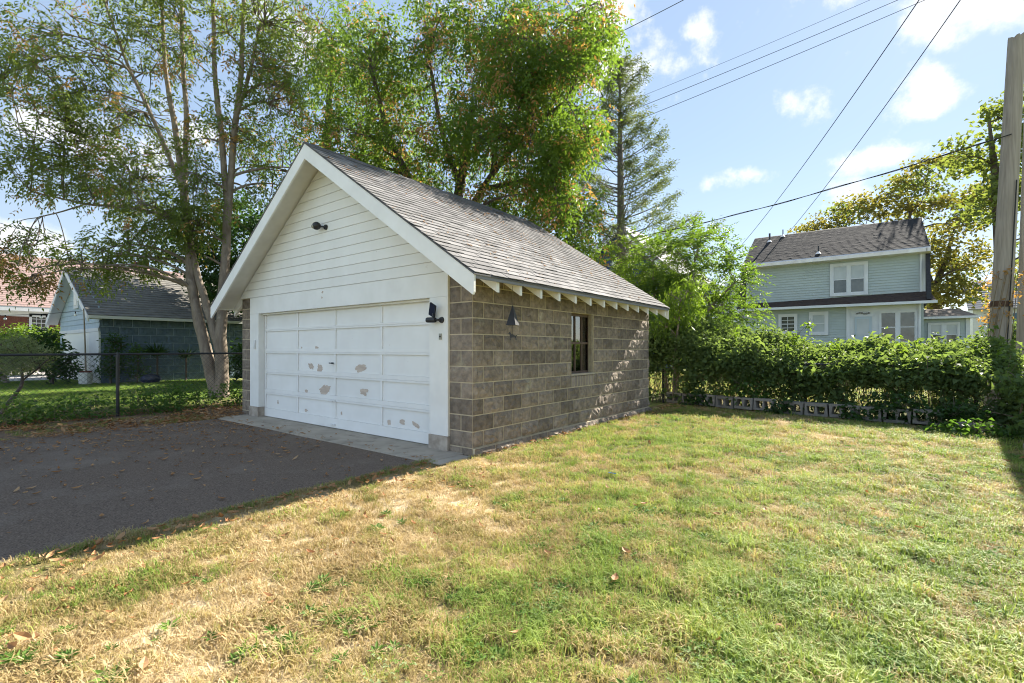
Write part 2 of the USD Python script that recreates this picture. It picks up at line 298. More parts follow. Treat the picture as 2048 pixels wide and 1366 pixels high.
def sheet(name, x0, x1, y0, y1, z, m, step=None, wob=0.0, kind='structure', prim=None, edge=0.0, seed=0):
    nx, ny = (max(2, int((x1 - x0) / step)), max(2, int((y1 - y0) / step))) if step else (2, 2)
    gx, gy = np.meshgrid(np.linspace(x0, x1, nx), np.linspace(y0, y1, ny), indexing='ij')
    p = np.stack([gx, gy, np.zeros_like(gx)], -1).reshape(-1, 3)
    zz = z + wob * (meshkit.fbm(p * 1.3, 3, seed + 3) - .5)
    if edge:
        n = (meshkit.fbm(p * 2.2, 3, seed) - .5) * 2 * edge + (meshkit.fbm(p * 9, 2, seed) - .5) * edge * .8
        p[:, 0] += np.where(gx.ravel() >= x1 - 1e-6, n, np.where(gx.ravel() <= x0 + 1e-6, n, 0))
    p[:, 2] = zz
    idx = np.arange(nx * ny).reshape(nx, ny)
    F = np.stack([idx[:-1, :-1], idx[1:, :-1], idx[1:, 1:], idx[:-1, 1:]], -1).reshape(-1, 4)
    path = npath('/World', name)
    o = usdkit.mesh(stage, path, (p, F), MAT[m], True)
    if prim is not None:
        UsdGeom.PrimvarsAPI(o).CreatePrimvar(prim[0], Sdf.ValueTypeNames.FloatArray, 'vertex').Set(Vt.FloatArray.FromNumpy(prim[1](p[:, 0], p[:, 1]).astype(np.float32)))
    tag(path, kind=kind); _origin[path] = np.zeros(3)
    return path

sheet('ground', -320, 320, -120, 500, -.03, 'yard_grass')
sheet('lawn', -.24, 9.0, -9.0, 9.4, -.004, 'lawn', .12, .03, prim=('dry', lawn_dry))
sheet('driveway', -6.0, -.2, -12, -.52, .004, 'asphalt', .12, .012, edge=.045, seed=4)
sheet('leaf_strewn_soil', -10.5, -5.9, -12, 9.5, -.006, 'soil', .2, .05)
sheet('neighbour_driveway', -40, -24.0, -3.2, 30, -.015, 'far_drive')
MB().box(-6.12, -.16, -.60, .2, -.12, .012).build('concrete_apron', 'concrete', kind='structure')
MB().box(-.157, .02, -.56, -.06, -.12, .006).build('concrete_apron', 'concrete', kind='structure')

# ------------------------------------------------------------------ the block garage
W, LEN = 6.32, 5.56                 # front width, depth
XR, ZR, XE, ZE = -W / 2, 4.555, .41, 2.18   # ridge and right eave (top of shingles)
SL = (ZR - ZE) / (XE - XR)
YF, YB = -.42, 5.64                 # roof front and back
roof_z = lambda x: ZR - SL * abs(x - XR)

gar = thing('garage', 'small detached garage of grey rock-faced blocks with white gable and wide white door', 'garage', (XR, LEN / 2, 0))
WX0, WX1, WZ0, WZ1 = 2.37, 3.11, .905, 1.916     # window opening in the side wall (along y)
b = MB()
yf, xs = .0035, -.0035
b.box(-.2, xs, yf, WX0, -.2, 2.33).box(-.2, xs, WX1, LEN, -.2, 2.33).box(-.2, xs, WX0, WX1, -.2, WZ0 - .03).box(-.2, xs, WX0, WX1, WZ1, 2.33)
b.box(-.006, .0285, .005, LEN - .01, -.2, .086); b.box(-W, -W + .2, yf, LEN, -.2, 2.33).box(-W + .2, -.2, LEN - .2, LEN, -.2, 2.33)
b.box(-.41, -.2, yf, .2, -.2, 2.33).box(-W + .2, -5.92, yf, .2, -.2, 2.33)
b.build('wall', 'mortar', gar)
MB().box(-W + .2, -.2, .2, LEN - .2, -.01, .01).build('floor', 'concrete', gar)

def rock_face(mb, o, ex, ez, en, w, h, r, amp=.02):
    """A rock-faced block front: flat margin, broken bulging middle. o = lower left, ex / ez in the face, en outward."""
    g = .0072
    nx, nz = max(3, int(round(w / .058))), 4
    us, vs = np.linspace(g, w - g, nx + 1), np.linspace(g, h - g, nz + 1)
    U, V = np.meshgrid(us, vs, indexing='ij'); B = np.zeros_like(U)
    iu, iv = np.meshgrid(np.arange(nx + 1), np.arange(nz + 1), indexing='ij')
    inner = (iu > 0) & (iu < nx) & (iv > 0) & (iv < nz)
    B[inner] = amp * r.uniform(.25, 1.35, inner.sum()) * (1.15 if r.random() < .5 else .8)
    U = U + np.where(inner, r.normal(0, .009, U.shape), 0); V = V + np.where(inner, r.normal(0, .008, U.shape), 0)
    P = o + U[..., None] * ex + V[..., None] * ez + B[..., None] * en
    n = mb.n; idx = np.arange((nx + 1) * (nz + 1)).reshape(nx + 1, nz + 1)
    F = []
    for i in range(nx):
        for j in range(nz):
            a, b_, c, d = idx[i, j], idx[i + 1, j], idx[i + 1, j + 1], idx[i, j + 1]
            F += [(a, b_, c), (a, c, d)] if (i + j) % 2 else [(a, b_, d), (b_, c, d)]
    mb.add(P.reshape(-1, 3), F)
    # rim back to the mortar
    c = [o + g * ex + g * ez, o + (w - g) * ex + g * ez, o + (w - g) * ex + (h - g) * ez, o + g * ex + (h - g) * ez]
    back = [q - .012 * en for q in c]
    mb.add(np.array(c + back), [(0, 4, 5, 1), (1, 5, 6, 2), (2, 6, 7, 3), (3, 7, 4, 0)])

EX, EY, EZ = np.eye(3)
PITCH, Z0, NC = .203, -.115, 12
rb = np.random.default_rng(5)
blocks = []
def block(faces):
    m = MB()
    for f in faces: rock_face(m, *f, rb)
    m.build('block', 'block', gar)
for k in range(NC):
    z, h = Z0 + PITCH * k, PITCH
    odd = k % 2 == 1
    amp = .052 if k == 0 else .036 if k == 1 else .019
    side = (lambda y0, y1, a=amp, xo=(.032 if k == 0 else .0): (np.array([xo, y0, z]), EY, EZ, EX, y1 - y0, h)) 
    front = (lambda x0, x1: (np.array([x0, 0, z]), EX, EZ, -EY, x1 - x0, h))
    # corner block wraps round the corner
    f0, s0 = (-.406, .203) if odd else (-.203, .406)
    m = MB(); rock_face(m, *front(f0, 0), rb, .010); rock_face(m, *side(0, s0), rb, amp); m.build('block', 'block', gar)
    if not odd:
        m = MB(); rock_face(m, *front(-.406, -.203), rb, .010); m.build('block', 'block', gar)
    y = s0
    while y < LEN - .02:
        y1 = min(y + .406, LEN)
        segs = [(y, y1)]
        if WZ0 - .05 < z + h / 2 < WZ1: segs = [(a, c) for a, c in ((y, min(y1, WX0)), (max(y, WX1), y1)) if c - a > .02]
        elif .69 < z + h / 2 < .9: segs = [(a, c) for a, c in ((y, min(y1, WX0 - .0)), (max(y, WX1), y1)) if c - a > .02]
        for a, c in segs:
            m = MB(); rock_face(m, *side(a, c), rb, amp); m.build('block', 'block', gar)
        y = y1
    # left pier
    for a, c in (((-W, -W + .203), (-W + .203, -W + .406)) if not odd else ((-W, -W + .406),)):
        m = MB(); rock_face(m, *front(a, min(c, -5.915)), rb, .010)
        m.build('block', 'block', gar)
for k in range(8):      # soldier course under the sill
    y0 = WX0 + .74 / 8 * k
    m = MB(); o = np.array([0, y0, .698])
    rock_face(m, o, EY, EZ, EX, .74 / 8 - .004, .185, rb, .006); m.build('sill_brick', 'brick_grey', gar)
MB().box(-.16, .012, WX0 - .015, WX1 + .015, .885, .915).build('window_sill', 'concrete', gar)

# window: two sashes of three panes in a dark frame, set back in the wall
wpath = npath(gar, 'window'); m = MB()
xw = -.075
m.box(xw - .05, xw, WX0, WX0 + .035, .915, WZ1).box(xw - .05, xw, WX1 - .035, WX1, .915, WZ1).box(xw - .05, xw, WX0 + .035, WX1 - .035, WZ1 - .045, WZ1).box(xw - .05, xw, WX0 + .035, WX1 - .035, .915, .95)
v, f = np.vstack(m.v), np.vstack(m.f); _origin[wpath] = _origin[gar]
usdkit.mesh(stage, wpath, (v - _origin[gar], f), MAT['window_frame'])
MB().box(xw - .045, xw - .004, WX0 + .036, WX1 - .036, 1.405, 1.44).build('meeting_rail', 'window_frame', wpath)
ys = np.linspace(WX0 + .035, WX1 - .035, 4)
for (za, zb) in ((.951, 1.404), (1.441, WZ1 - .046)):
    for i in range(3):
        MB().box(xw - .030, xw - .026, ys[i] + .002, ys[i + 1] - .002, za, zb).build('pane', 'glass', wpath)
    for i in (1, 2):
        MB().box(xw - .04, xw - .008, ys[i] - .011, ys[i] + .011, za + .001, zb - .001).build('muntin', 'window_frame', wpath)
MB().box(-.073, -.008, WX1 - .062, WX1 - .002, .916, WZ1 - .002).build('window_jamb', 'window_jamb', gar)
MB().box(-1.1, -1.06, 1.6, 4.2, .012, 1.75).build('inner_shelf', 'interior_dark', gar)

# white timber front: header, jambs, door in five sections
yp = -.028
MB().box(-5.917, -.408, yp, .15, 2.005, 2.322).build('header_board', 'white_paint', gar)
for x0, x1 in ((-.750, -.408), (-5.917, -5.562)):
    MB().box(x0, x1, yp, .15, .20, 2.003).build('door_jamb', 'white_paint', gar)
    MB().box(x0 - .006, x1 + .006, yp - .014, .15, .008, .198).build('jamb_plinth', 'worn_plinth', gar)
MB().box(-5.56, -.752, .04, .075, 1.975, 2.003).build('door_stop', 'white_paint', gar)
D0, D1 = -5.556, -.756
dr = MB().box(D0, D1, .108, .14, .022, 1.998).build('door', 'door_paint', gar)
cols = [D0, -4.335, -3.15, -1.93, D1]
ZS = [(.18, .452), (.555, .842), (.94, 1.237), (1.33, 1.655), (1.715, 1.965)]
for c in range(4):
    for (za, zb) in ZS:
        x0, x1 = cols[c] + (.055 if c == 0 else .026), cols[c + 1] - (.055 if c == 3 else .026)
        p = MB()   # a board that leans out slightly to its lower edge
        p.hexa([(x0, .1075 if False else .101, za), (x0, .105, zb), (x0, .1085, za), (x0, .1085, zb), (x1, .101, za), (x1, .105, zb), (x1, .1085, za), (x1, .1085, zb)])
        p.build('panel', 'door_paint', dr)
rails = [(.022, .178), (.454, .4855), (.4875, .553), (.844, .8745), (.8765, .938), (1.239, 1.268), (1.270, 1.328), (1.657, 1.684), (1.686, 1.713), (1.967, 1.998)]
for za, zb in rails:
    MB().box(D0, D1, .086, .1078, za, zb).build('rail', 'door_paint', dr)
for i, c in enumerate(cols):
    hw = .055 if i in (0, 4) else .026
    x0, x1 = (c, c + hw) if i == 0 else (c - hw, c) if i == 4 else (c - hw, c + hw)
    for za, zb in ZS:
        MB().box(x0, x1, .0875, .1076, za + .0005, zb - .0005).build('stile', 'door_paint', dr)
h = MB().box(-3.235, -3.185, .072, .0865, 1.075, 1.10); h.tube([(-3.27, .06, 1.09), (-3.15, .06, 1.083)], .009, 6).tube([(-3.21, .06, 1.087), (-3.21, .088, 1.087)], .008, 6)
h.build('handle', 'dark_metal', dr)
for z in (.47, .075): MB().box(-3.245, -3.125, .068, .0858, z - .016, z + .016).box(-3.2, -3.17, .055, .068, z - .006, z + .006).build('lift_plate', 'plate_white', dr)

def flake(cx, cz, w, h, y, r, tilt=0.0):
    """Outline of a ragged patch where paint has come off, as a chip-thin layer."""
    N = 54; a = np.linspace(0, 2 * np.pi, N, endpoint=False); q = np.stack([np.cos(a), np.sin(a), np.full_like(a, r * 3.7)], -1)
    rad = .28 + 1.05 * meshkit.fbm(q * 1.5 + r * 7.1, 2, int(r * 100)) + .45 * (meshkit.fbm(q * 4.5 + r, 3, int(r * 77)) - .5) + np.random.default_rng(int(r * 1000)).normal(0, .05, N)
    rad = np.maximum(rad, .15)
    x, z = np.cos(a) * rad * w / 2, np.sin(a) * rad * h / 2
    x, z = x * math.cos(tilt) - z * math.sin(tilt), x * math.sin(tilt) + z * math.cos(tilt)
    p = sg.Polygon(np.stack([cx + x, cz + z], 1)).buffer(0)
    if p.geom_type != 'Polygon': p = max(p.geoms, key=lambda g: g.area)
    return MB().prism(p, 1, y - .0012, y)
for i, (x, z, w, h, t) in enumerate([(-3.72, 1.345, .13, .06, 0), (-3.87, 1.02, .22, .12, -.5), (-3.62, .975, .17, .17, .8), (-2.44, 1.03, .36, .14, .15), (-3.47, .63, .44, .17, .25), (-4.05, .575, .13, .07, 0), (-2.38, .66, .24, .14, 0),
                                     (-4.06, .24, .12, .06, 0), (-1.76, .245, .11, .11, .4), (-1.46, .27, .15, .09, 0), (-1.17, .26, .20, .08, -.4), (-2.98, .27, .05, .07, 0), (-5.06, .32, .06, .08, 0), (-4.21, 1.345, .05, .035, 0)]):
    flake(x, z, w, h, .1005, .31 + i * .17, t).build('bare_patch', 'bare_wood', dr)
for i, (x, z, w, h) in enumerate([(-3.32, 2.26, .06, .05), (-3.34, 2.17, .05, .04)]):
    flake(x, z, w, h, yp, 3.3 + i * .2).build('bare_patch', 'bare_wood', gar)

# gable: lap boards under the roof
zb = 2.326; ex = .152; i = 0
while zb < roof_z(XR) - .24:
    zt = min(zb + ex, roof_z(XR) - .2)
    hw = lambda z: (ZR - .075 - z) / SL
    a0, a1 = min(hw(zb), W / 2 + .02), min(hw(zt), W / 2 + .02)
    if a1 < .05: break
    yo, yi = -.036, -.027
    MB().hexa([(XR - a0, yo, zb), (XR - a1, yi - .002, zt - .004), (XR - a0, .0, zb), (XR - a1, .0, zt - .004), (XR + a0, yo, zb), (XR + a1, yi - .002, zt - .004), (XR + a0, .0, zb), (XR + a1, .0, zt - .004)]).build('siding_board', 'white_siding', gar)
    zb = zt; i += 1
MB().prism([(XR - W / 2 + .02, 2.335), (XR + W / 2 - .02, 2.335), (XR, ZR - .12)], 1, .002, .1).build('gable_backing', 'interior_dark', gar)
MB().prism([(XR - W / 2 + .02, 2.335), (XR + W / 2 - .02, 2.335), (XR, ZR - .12)], 1, LEN - .1, LEN).build('rear_gable', 'white_siding', gar)

# roof: board decks, bargeboards, rafter tails, shingles
rf = MB()
for s in (1, -1):
    X = lambda d: XR + s * d
    hw = XE - XR
    e = lambda d, off: (X(d), 0, ZR - SL * d - off)
    q = [(X(0), ZR - .016), (X(hw - .015), ZR - SL * (hw - .015) - .016), (X(hw - .015), ZR - SL * (hw - .015) - .042), (X(0), ZR - .042)]
    rf.prism(q, 1, YF + .012, YB - .012)
rfp = rf.build('roof', 'soffit_paint', gar)
for s in (1, -1):
    X = lambda d: XR + s * d
    hw = XE - XR
    for y0, y1, dp in ((YF, YF + .03, .235), (YB - .03, YB, .20)):
        o = .0435 if y0 > 0 else .020
        m = MB(); m.prism([(X(0), ZR - o), (X(hw), ZE - o), (X(hw), ZE - o - .195), (X(hw) - s * .02, ZE - o - dp + .01), (X(0), ZR - o - dp)], 1, y0 + (.0125 if o > .03 else -.012), y1 - .012)
        m.build('bargeboard', 'white_paint', rfp)
    if s == 1 or True:
        m = MB(); m.prism([(X(0), ZR - .001), (X(hw + .012), roof_z(X(hw)) - .009), (X(hw + .012), roof_z(X(hw)) - .022), (X(0), ZR - .0145)], 1, YF - .02, YB + .02)
        m.build('shingle_base', 'shingle', rfp)
    m = MB(); m.box(X(hw - .002) - .006, X(hw - .002) + .006, YF + .02, YB - .03, ZE - .062, ZE - .024); m.build('drip_edge', 'white_paint' if s < 0 else 'far_grey', rfp)
    for k in range(13):
        y = .03 + .457 * k
        if y > LEN: continue
        m = MB(); d0, d1 = W / 2 - .3, hw - .03
        m.prism([(X(d0), ZR - SL * d0 - .044), (X(d1), ZR - SL * d1 - .044), (X(d1), ZR - SL * d1 - .20), (X(d0), ZR - SL * d0 - .205)], 1, y - .024, y + .024)
        m.build('rafter_tail', 'white_paint', rfp)
# shingle tabs on the slope that shows
un = np.array([SL, 0, 1.0]); un /= np.linalg.norm(un); ud = np.array([1, 0, -SL]); ud /= np.linalg.norm(ud)
slope_len = (XE - XR) * math.hypot(1, SL)
ro, tabs = np.random.default_rng(3), []
EXPO, TW = .135, .304
for sgn in (1, -1):
    n_ = np.array([sgn * un[0], 0, un[2]]); d_ = np.array([sgn * ud[0], 0, ud[2]])
    rest = MB()
    for c in range(int(slope_len / EXPO) + 1):
        t1 = slope_len + .014 - EXPO * c; t0 = max(t1 - EXPO - .035, .0)
        if t1 - t0 < .04: continue
        y = YF - .018 - (TW / 2 if c % 2 else 0) + ro.normal(0, .004)
        while y < YB + .015:
            a, e = max(y + .006, YF - .018), min(y + TW - .006, YB + .018); y += TW
            if e - a < .03: continue
            tt = t1 + ro.normal(0, .004); lift = .0155 + abs(ro.normal(0, .003)); th = .008
            base = np.array([XR, 0, ZR])
            P = lambda yy, t, n: base + np.array([0, yy, 0]) + d_ * t + n_ * n
            c8 = [P(a, t0, .001), P(a, t0, .001 + th * .6), P(a, tt, lift - th), P(a, tt, lift), P(e, t0, .001), P(e, t0, .001 + th * .6), P(e, tt, lift - th), P(e, tt, lift + ro.normal(0, .0012))]
            if sgn == 1:
                ctr = np.mean(c8, axis=0); tabs.append((np.linalg.norm(ctr - EYE) ** 2 / max(.05, n_ @ (EYE - ctr) / np.linalg.norm(EYE - ctr)), c8))
            else: rest.hexa(c8)
    if sgn == 1:
        tabs.sort(key=lambda q: q[0])
        for _, c8 in tabs[:300]: MB().hexa(c8).build('shingle', 'shingle', rfp)
        for _, c8 in tabs[300:]: rest.hexa(c8)
    rest.build('shingles', 'shingle_rest', rfp, kind='stuff')
# ridge caps
m = MB()
for k in range(int((YB - YF) / .14)):
    y0 = YF - .02 + .14 * k; l = .016 + .004 * ro.random()
    for s in (1, -1):
        p = [(XR, ZR + l), (XR + s * .13, ZR - SL * .13 + l)]
        m.hexa([(p[0][0], y0, p[0][1] - .006), (p[0][0], y0, p[0][1]), (p[0][0], y0 + .16, p[0][1] - .012), (p[0][0], y0 + .16, p[0][1] - .006),
                (p[1][0], y0, p[1][1] - .006), (p[1][0], y0, p[1][1]), (p[1][0], y0 + .16, p[1][1] - .012), (p[1][0], y0 + .16, p[1][1] - .006)])
m.build('ridge_caps', 'shingle_rest', rfp)
MB().tube([(.295, .49, 2.17), (.295, .47, 2.14), (.30, .42, 2.12), (.30, .395, 2.135), (.30, .388, 2.155)], .005, 6).build('hook', 'plate_white', gar)
for i, (y, z, n) in enumerate(((.10, 1.49, 5), (.30, 1.78, 3), (-.0, 1.61, 3), (.04, 1.33, 4))):      # white paint spots on the corner blocks
    pass

# ------------------------------------------------------------------ things fixed on and hung from the garage
def ball(mb, c, r, sub=2, sc=(1, 1, 1)):
    s = trimesh.creation.icosphere(sub, 1.0); return mb.add(s.vertices * np.array(sc) * r + c, s.faces)
cm = thing('security_camera', 'black round camera on a short arm high up in the white gable', 'camera', (-3.20, -.04, 3.31), 'black cameras on the garage')
MB().tube([(-3.20, -.035, 3.31), (-3.20, -.06, 3.31)], [.045, .04], 14).build('mount', 'dark_metal', cm)
MB().tube([(-3.20, -.055, 3.31), (-3.235, -.085, 3.318), (-3.275, -.105, 3.325)], .015, 8).build('arm', 'dark_metal', cm)
m = MB(); ball(m, (-3.33, -.13, 3.335), .068, 3, (1.1, 1, .95)); m.build('body', 'dark_metal', cm, True)
m = MB(); ball(m, (-3.35, -.175, 3.322), .035, 2); m.build('lens', 'plate_metal', cm, True)
cm = thing('security_camera', 'black camera with tilted solar panel on the right door jamb', 'camera', (-.52, -.03, 1.70), 'black cameras on the garage')
MB().tube([(-.515, yp, 1.70), (-.515, yp - .022, 1.70)], [.042, .036], 14).build('mount', 'dark_metal', cm)
MB().tube([(-.515, yp - .02, 1.70), (-.545, yp - .06, 1.70), (-.58, yp - .07, 1.70)], .014, 8).build('arm', 'dark_metal', cm)
MB().tube([(-.565, yp - .066, 1.70), (-.58, yp - .068, 1.70), (-.675, yp - .10, 1.70), (-.69, yp - .104, 1.70)], [.03, .036, .036, .031], 14).build('body', 'dark_metal', cm, 40)
MB().tube([(-.689, yp - .103, 1.70), (-.695, yp - .106, 1.70)], [.024, .022], 12).build('lens', 'plate_metal', cm)
R = trimesh.transformations.euler_matrix(0.5, 0.55, 0.2)
s = trimesh.creation.box((.095, .014, .185)); s.apply_transform(R); s.apply_translation((-.615, yp - .08, 1.825)); MB().tm(s).build('solar_panel', 'solar', cm)
s = trimesh.creation.box((.104, .010, .194)); s.apply_transform(R); s.apply_translation(np.array((-.615, yp - .08, 1.825)) + R[:3, :3] @ [0, .011, 0]); MB().tm(s).build('panel_frame', 'dark_metal', cm)
MB().tube([(-.60, yp - .075, 1.73), (-.612, yp - .07, 1.79)], .010, 8).build('panel_arm', 'dark_metal', cm)
k = thing('keypad', 'slim white keypad box on the left door jamb of the garage', 'keypad', (-5.70, yp, 1.41))
MB().box(-5.735, -5.665, yp - .022, yp - .0005, 1.33, 1.49).build('housing', 'plate_white', k); MB().box(-5.728, -5.672, yp - .030, yp - .0225, 1.345, 1.43).build('cover', 'plate_white', k)
k = thing('key_switch', 'small metal key switch plate below the solar camera', 'switch', (-.54, yp, 1.485))
MB().box(-.565, -.515, yp - .008, yp - .0005, 1.445, 1.525).build('plate', 'plate_metal', k); MB().tube([(-.54, yp - .0085, 1.485), (-.54, yp - .018, 1.485)], .011, 10).build('lock', 'dark_metal', k)

wb = thing('wind_bell', 'black pyramid wind bell with a dog-shaped sail hanging under the eave', 'wind bell', (.30, .42, 1.35))
MB().tube([(.30, .41, 2.125), (.30, .42, 1.86)], .0028, 5).build('cord', 'cable', wb)
top = np.array([.30, .42, 1.875]); z0 = 1.625; q = .092
R0 = 0.25
base = [np.array([.30 + q * math.cos(a + R0), .42 + q * math.sin(a + R0), z0]) for a in (math.pi / 4, 3 * math.pi / 4, 5 * math.pi / 4, 7 * math.pi / 4)]
tp = [top + np.array([.006 * math.cos(a + R0), .006 * math.sin(a + R0), 0]) for a in (math.pi / 4, 3 * math.pi / 4, 5 * math.pi / 4, 7 * math.pi / 4)]
m = MB(); m.add(np.array(base + tp), [(0, 1, 5, 4), (1, 2, 6, 5), (2, 3, 7, 6), (3, 0, 4, 7), (4, 5, 6, 7)])
inn = [p * .97 + np.array([.30, .42, z0]) * .03 for p in base]; m.add(np.array(base + inn), [(0, 4, 5, 1), (1, 5, 6, 2), (2, 6, 7, 3), (3, 7, 4, 0)])
m.build('bell', 'dark_metal', wb)
MB().tube([(.30, .42, 1.70), (.30, .42, 1.50)], .0028, 5).build('sail_cord', 'cable', wb)
dog = sg.Polygon([(-.052, .046), (-.046, .058), (-.034, .062), (-.026, .050), (-.016, .036), (.010, .028), (.030, .020), (.040, .022), (.056, .032), (.050, .018), (.040, .006), (.042, -.012), (.046, -.034), (.036, -.036), (.032, -.016), (.022, -.002), (.0, -.006), (-.018, -.008), (-.020, -.038), (-.030, -.040), (-.030, -.012), (-.036, .008), (-.038, .030), (-.044, .036), (-.054, .038)])
m = trimesh.creation.extrude_polygon(dog, .004); P = np.array(m.vertices)
u, n_ = np.array([CS, SN, 0]), np.array([-SN, CS, 0])
m = MB().add(np.array([.30, .42, 1.475]) + P[:, :1] * u * 1.05 + P[:, 1:2] * EZ * 1.05 + P[:, 2:] * n_, m.faces); m.build('dog_sail', 'dark_metal', wb)
# ------------------------------------------------------------------ houses
def lap_wall(name, axis, at, out, u0, u1, z0, z1, m, parent, step=.13):
    """Lap siding: every course leans out to its lower edge. axis = 'y': wall at y = at, along x; 'x': wall at x = at, along y."""
    mb = MB(); z = z0
    P = (lambda u, o, z: (u, at + out * o, z)) if axis == 'y' else (lambda u, o, z: (at + out * o, u, z))
    while z < z1 - 1e-6:
        zt = min(z + step, z1)
        mb.add([P(u0, .0, z), P(u1, .0, z), P(u0, .026, z), P(u1, .026, z), P(u0, .001, zt), P(u1, .001, zt)], [(0, 1, 3, 2), (2, 3, 5, 4)])
        z = zt
    return mb.build(name, m, parent)

def house_window(x0, x1, z0, z1, y, parent, sashes=1, tr=.11, trim='house_trim', upper='pane_blind', lower='pane_dark', grid=False):
    w = MB().box(x0 - tr, x1 + tr, y - .05, y - .001, z1, z1 + tr).box(x0 - tr, x1 + tr, y - .06, y - .001, z0 - tr, z0)
    w.box(x0 - tr, x0, y - .05, y - .001, z0, z1).box(x1, x1 + tr, y - .05, y - .001, z0, z1)
    n = sashes; gap = .14; sw = (x1 - x0 - gap * (n - 1)) / n
    for i in range(1, n): w.box(x0 + sw * i + gap * (i - 1), x0 + sw * i + gap * i, y - .05, y - .001, z0, z1)
    wp = w.build('window', trim, parent)
    zm = (z0 + z1) / 2
    for i in range(n):
        a = x0 + i * (sw + gap); e = a + sw
        MB().box(a + .03, e - .03, y - .018, y - .010, zm + .02, z1 - .03).build('pane', upper, wp)
        MB().box(a + .03, e - .03, y - .018, y - .010, z0 + .03, zm - .02).build('pane', lower, wp)
        s = MB().box(a, e, y - .035, y - .019, zm - .02, zm + .02)
        for q0, q1 in ((a, a + .03), (e - .03, e)): s.box(q0, q1, y - .034, y - .019, z0 + .03, z1 - .03)
        s.box(a, e, y - .034, y - .019, z1 - .03, z1).box(a, e, y - .034, y - .019, z0, z0 + .03)
        if grid:
            s.box((a + e) / 2 - .012, (a + e) / 2 + .012, y - .030, y - .019, z0 + .03, z1 - .03)
            for zz in ((zm + z1) / 2, (zm + z0) / 2): s.box(a + .03, e - .03, y - .029, y - .019, zz - .012, zz + .012)
        s.build('sash', trim, wp)

hs = thing('house', 'pale blue-green two-storey house with dark gambrel roof beyond the vine hedge', 'house', (1.6, 28.5, 0))
YU, YL = 25.0, 24.4
MB().box(-2.2, 5.3, YU + .02, 32, 0, 5.8).box(-2.25, 5.14, YL + .02, 32.2, 0, 3.5).build('body', 'vinyl', hs)
lap_wall('upper_siding', 'y', YU, -1, -2.2, 5.3, 3.7, 5.74, 'vinyl', hs)
lap_wall('lower_siding', 'y', YL, -1, -2.25, 2.44, .2, 3.4, 'vinyl', hs)
MB().box(2.46, 5.14, YL - .03, YL + .02, .2, 3.4).build('porch_panel', 'house_trim', hs)
for x in (-2.2, 5.3): MB().box(x - .06, x + .06, YU - .035, YU + .04, 3.7, 5.74).build('corner_board', 'house_trim', hs)
for x in (2.45, 5.10): MB().box(x - .07, x + .07, YL - .06, YL - .031, .2, 3.38).build('corner_board', 'house_trim', hs)
def slope_tiles(p00, p10, p11, p01, rows, cols, m, parent, name='roof', rr=np.random.default_rng(8), th=.02, sub=None):
    """A roof slope laid in courses; p00-p10 is the eave."""
    mb = MB(); A, B_, C_, D_ = map(np.asarray, (p00, p10, p11, p01))
    n = np.cross(B_ - A, D_ - A); n = n / np.linalg.norm(n); n = n * np.sign(n[2] + 1e-9)
    mb.add([A - n * .12, B_ - n * .12, C_ - n * .12, D_ - n * .12, A, B_, C_, D_], [(0, 3, 2, 1), (0, 1, 5, 4), (2, 3, 7, 6), (1, 2, 6, 5), (0, 4, 7, 3)])
    for r in range(rows):
        t0, t1 = r / rows, (r + 1.15) / rows if r < rows - 1 else 1
        off = rr.random() / cols
        for c in range(-1, cols):
            s0, s1 = max(0, c / cols + off), min(1, (c + 1) / cols + off)
            if s1 - s0 < 1e-3: continue
            f = lambda s, t, h: A + (B_ - A) * s + (D_ - A) * t + (C_ - B_ - D_ + A) * s * t + n * h
            j = rr.random() * th * .3
            mb.add([f(s0, t0, .002), f(s1, t0, .002), f(s0, t0, th + j), f(s1, t0, th + j), f(s0, t1, .003), f(s1, t1, .003)], [(0, 1, 3, 2), (2, 3, 5, 4)])
    return mb.build(name, m, parent)
rp = slope_tiles((-2.36, 24.62, 5.98), (5.5, 24.62, 5.98), (5.34, 28.5, 8.12), (-2.52, 28.5, 8.12), 26, 30, 'roof_dark', hs)
MB().add([(-2.52, 28.5, 8.12), (5.34, 28.5, 8.12), (5.5, 32.3, 5.98), (-2.36, 32.3, 5.98)], [(0, 1, 2, 3)]).build('roof', 'roof_dark', hs)
fl = MB()
fl.add([(-2.38, 24.50, 5.90), (5.52, 24.50, 5.90), (5.52, 24.85, 6.115), (-2.38, 24.85, 6.115), (-2.38, 24.50, 5.74), (5.52, 24.50, 5.74)], [(0, 1, 2, 3), (4, 5, 1, 0)])
fl.add([(-2.38, 24.50, 5.74), (5.52, 24.50, 5.74), (5.52, 25.0, 5.70), (-2.38, 25.0, 5.70)], [(0, 3, 2, 1)]).build('eave_flashing', 'flashing', hs)
MB().prism([(24.5, 5.74), (24.5, 5.9), (28.5, 8.10), (32.3, 5.9), (32.3, 5.74)], 0, -2.3, -2.27).build('end_gable', 'vinyl', hs)
MB().prism([(24.5, 5.74), (24.5, 5.9), (28.5, 8.10), (32.3, 5.9), (32.3, 5.74)], 0, 5.37, 5.4).build('end_gable', 'vinyl', hs)
for x0, x1 in ((-2.50, -2.24), (5.36, 5.52)):
    MB().prism([(23.95, 3.52), (24.15, 3.52), (25.3, 5.8), (25.0, 5.8)], 0, x0, x1).prism([(25.1, 3.5), (32, 3.5), (31, 5.85), (25.28, 5.85)], 0, x0 + .03, x1 - .03).build('gambrel_slope', 'roof_dark', hs)
slope_tiles((-2.52, 23.95, 3.50), (5.68, 23.95, 3.45), (5.5, 25.0, 3.98), (-2.35, 25.0, 3.80), 6, 30, 'roof_brown', hs)
MB().box(-2.56, 5.72, 23.86, 23.96, 3.34, 3.46).build('gutter', 'house_trim', hs)
MB().box(-2.5, 5.6, 23.97, YL, 3.36, 3.385).build('soffit', 'house_trim', hs)
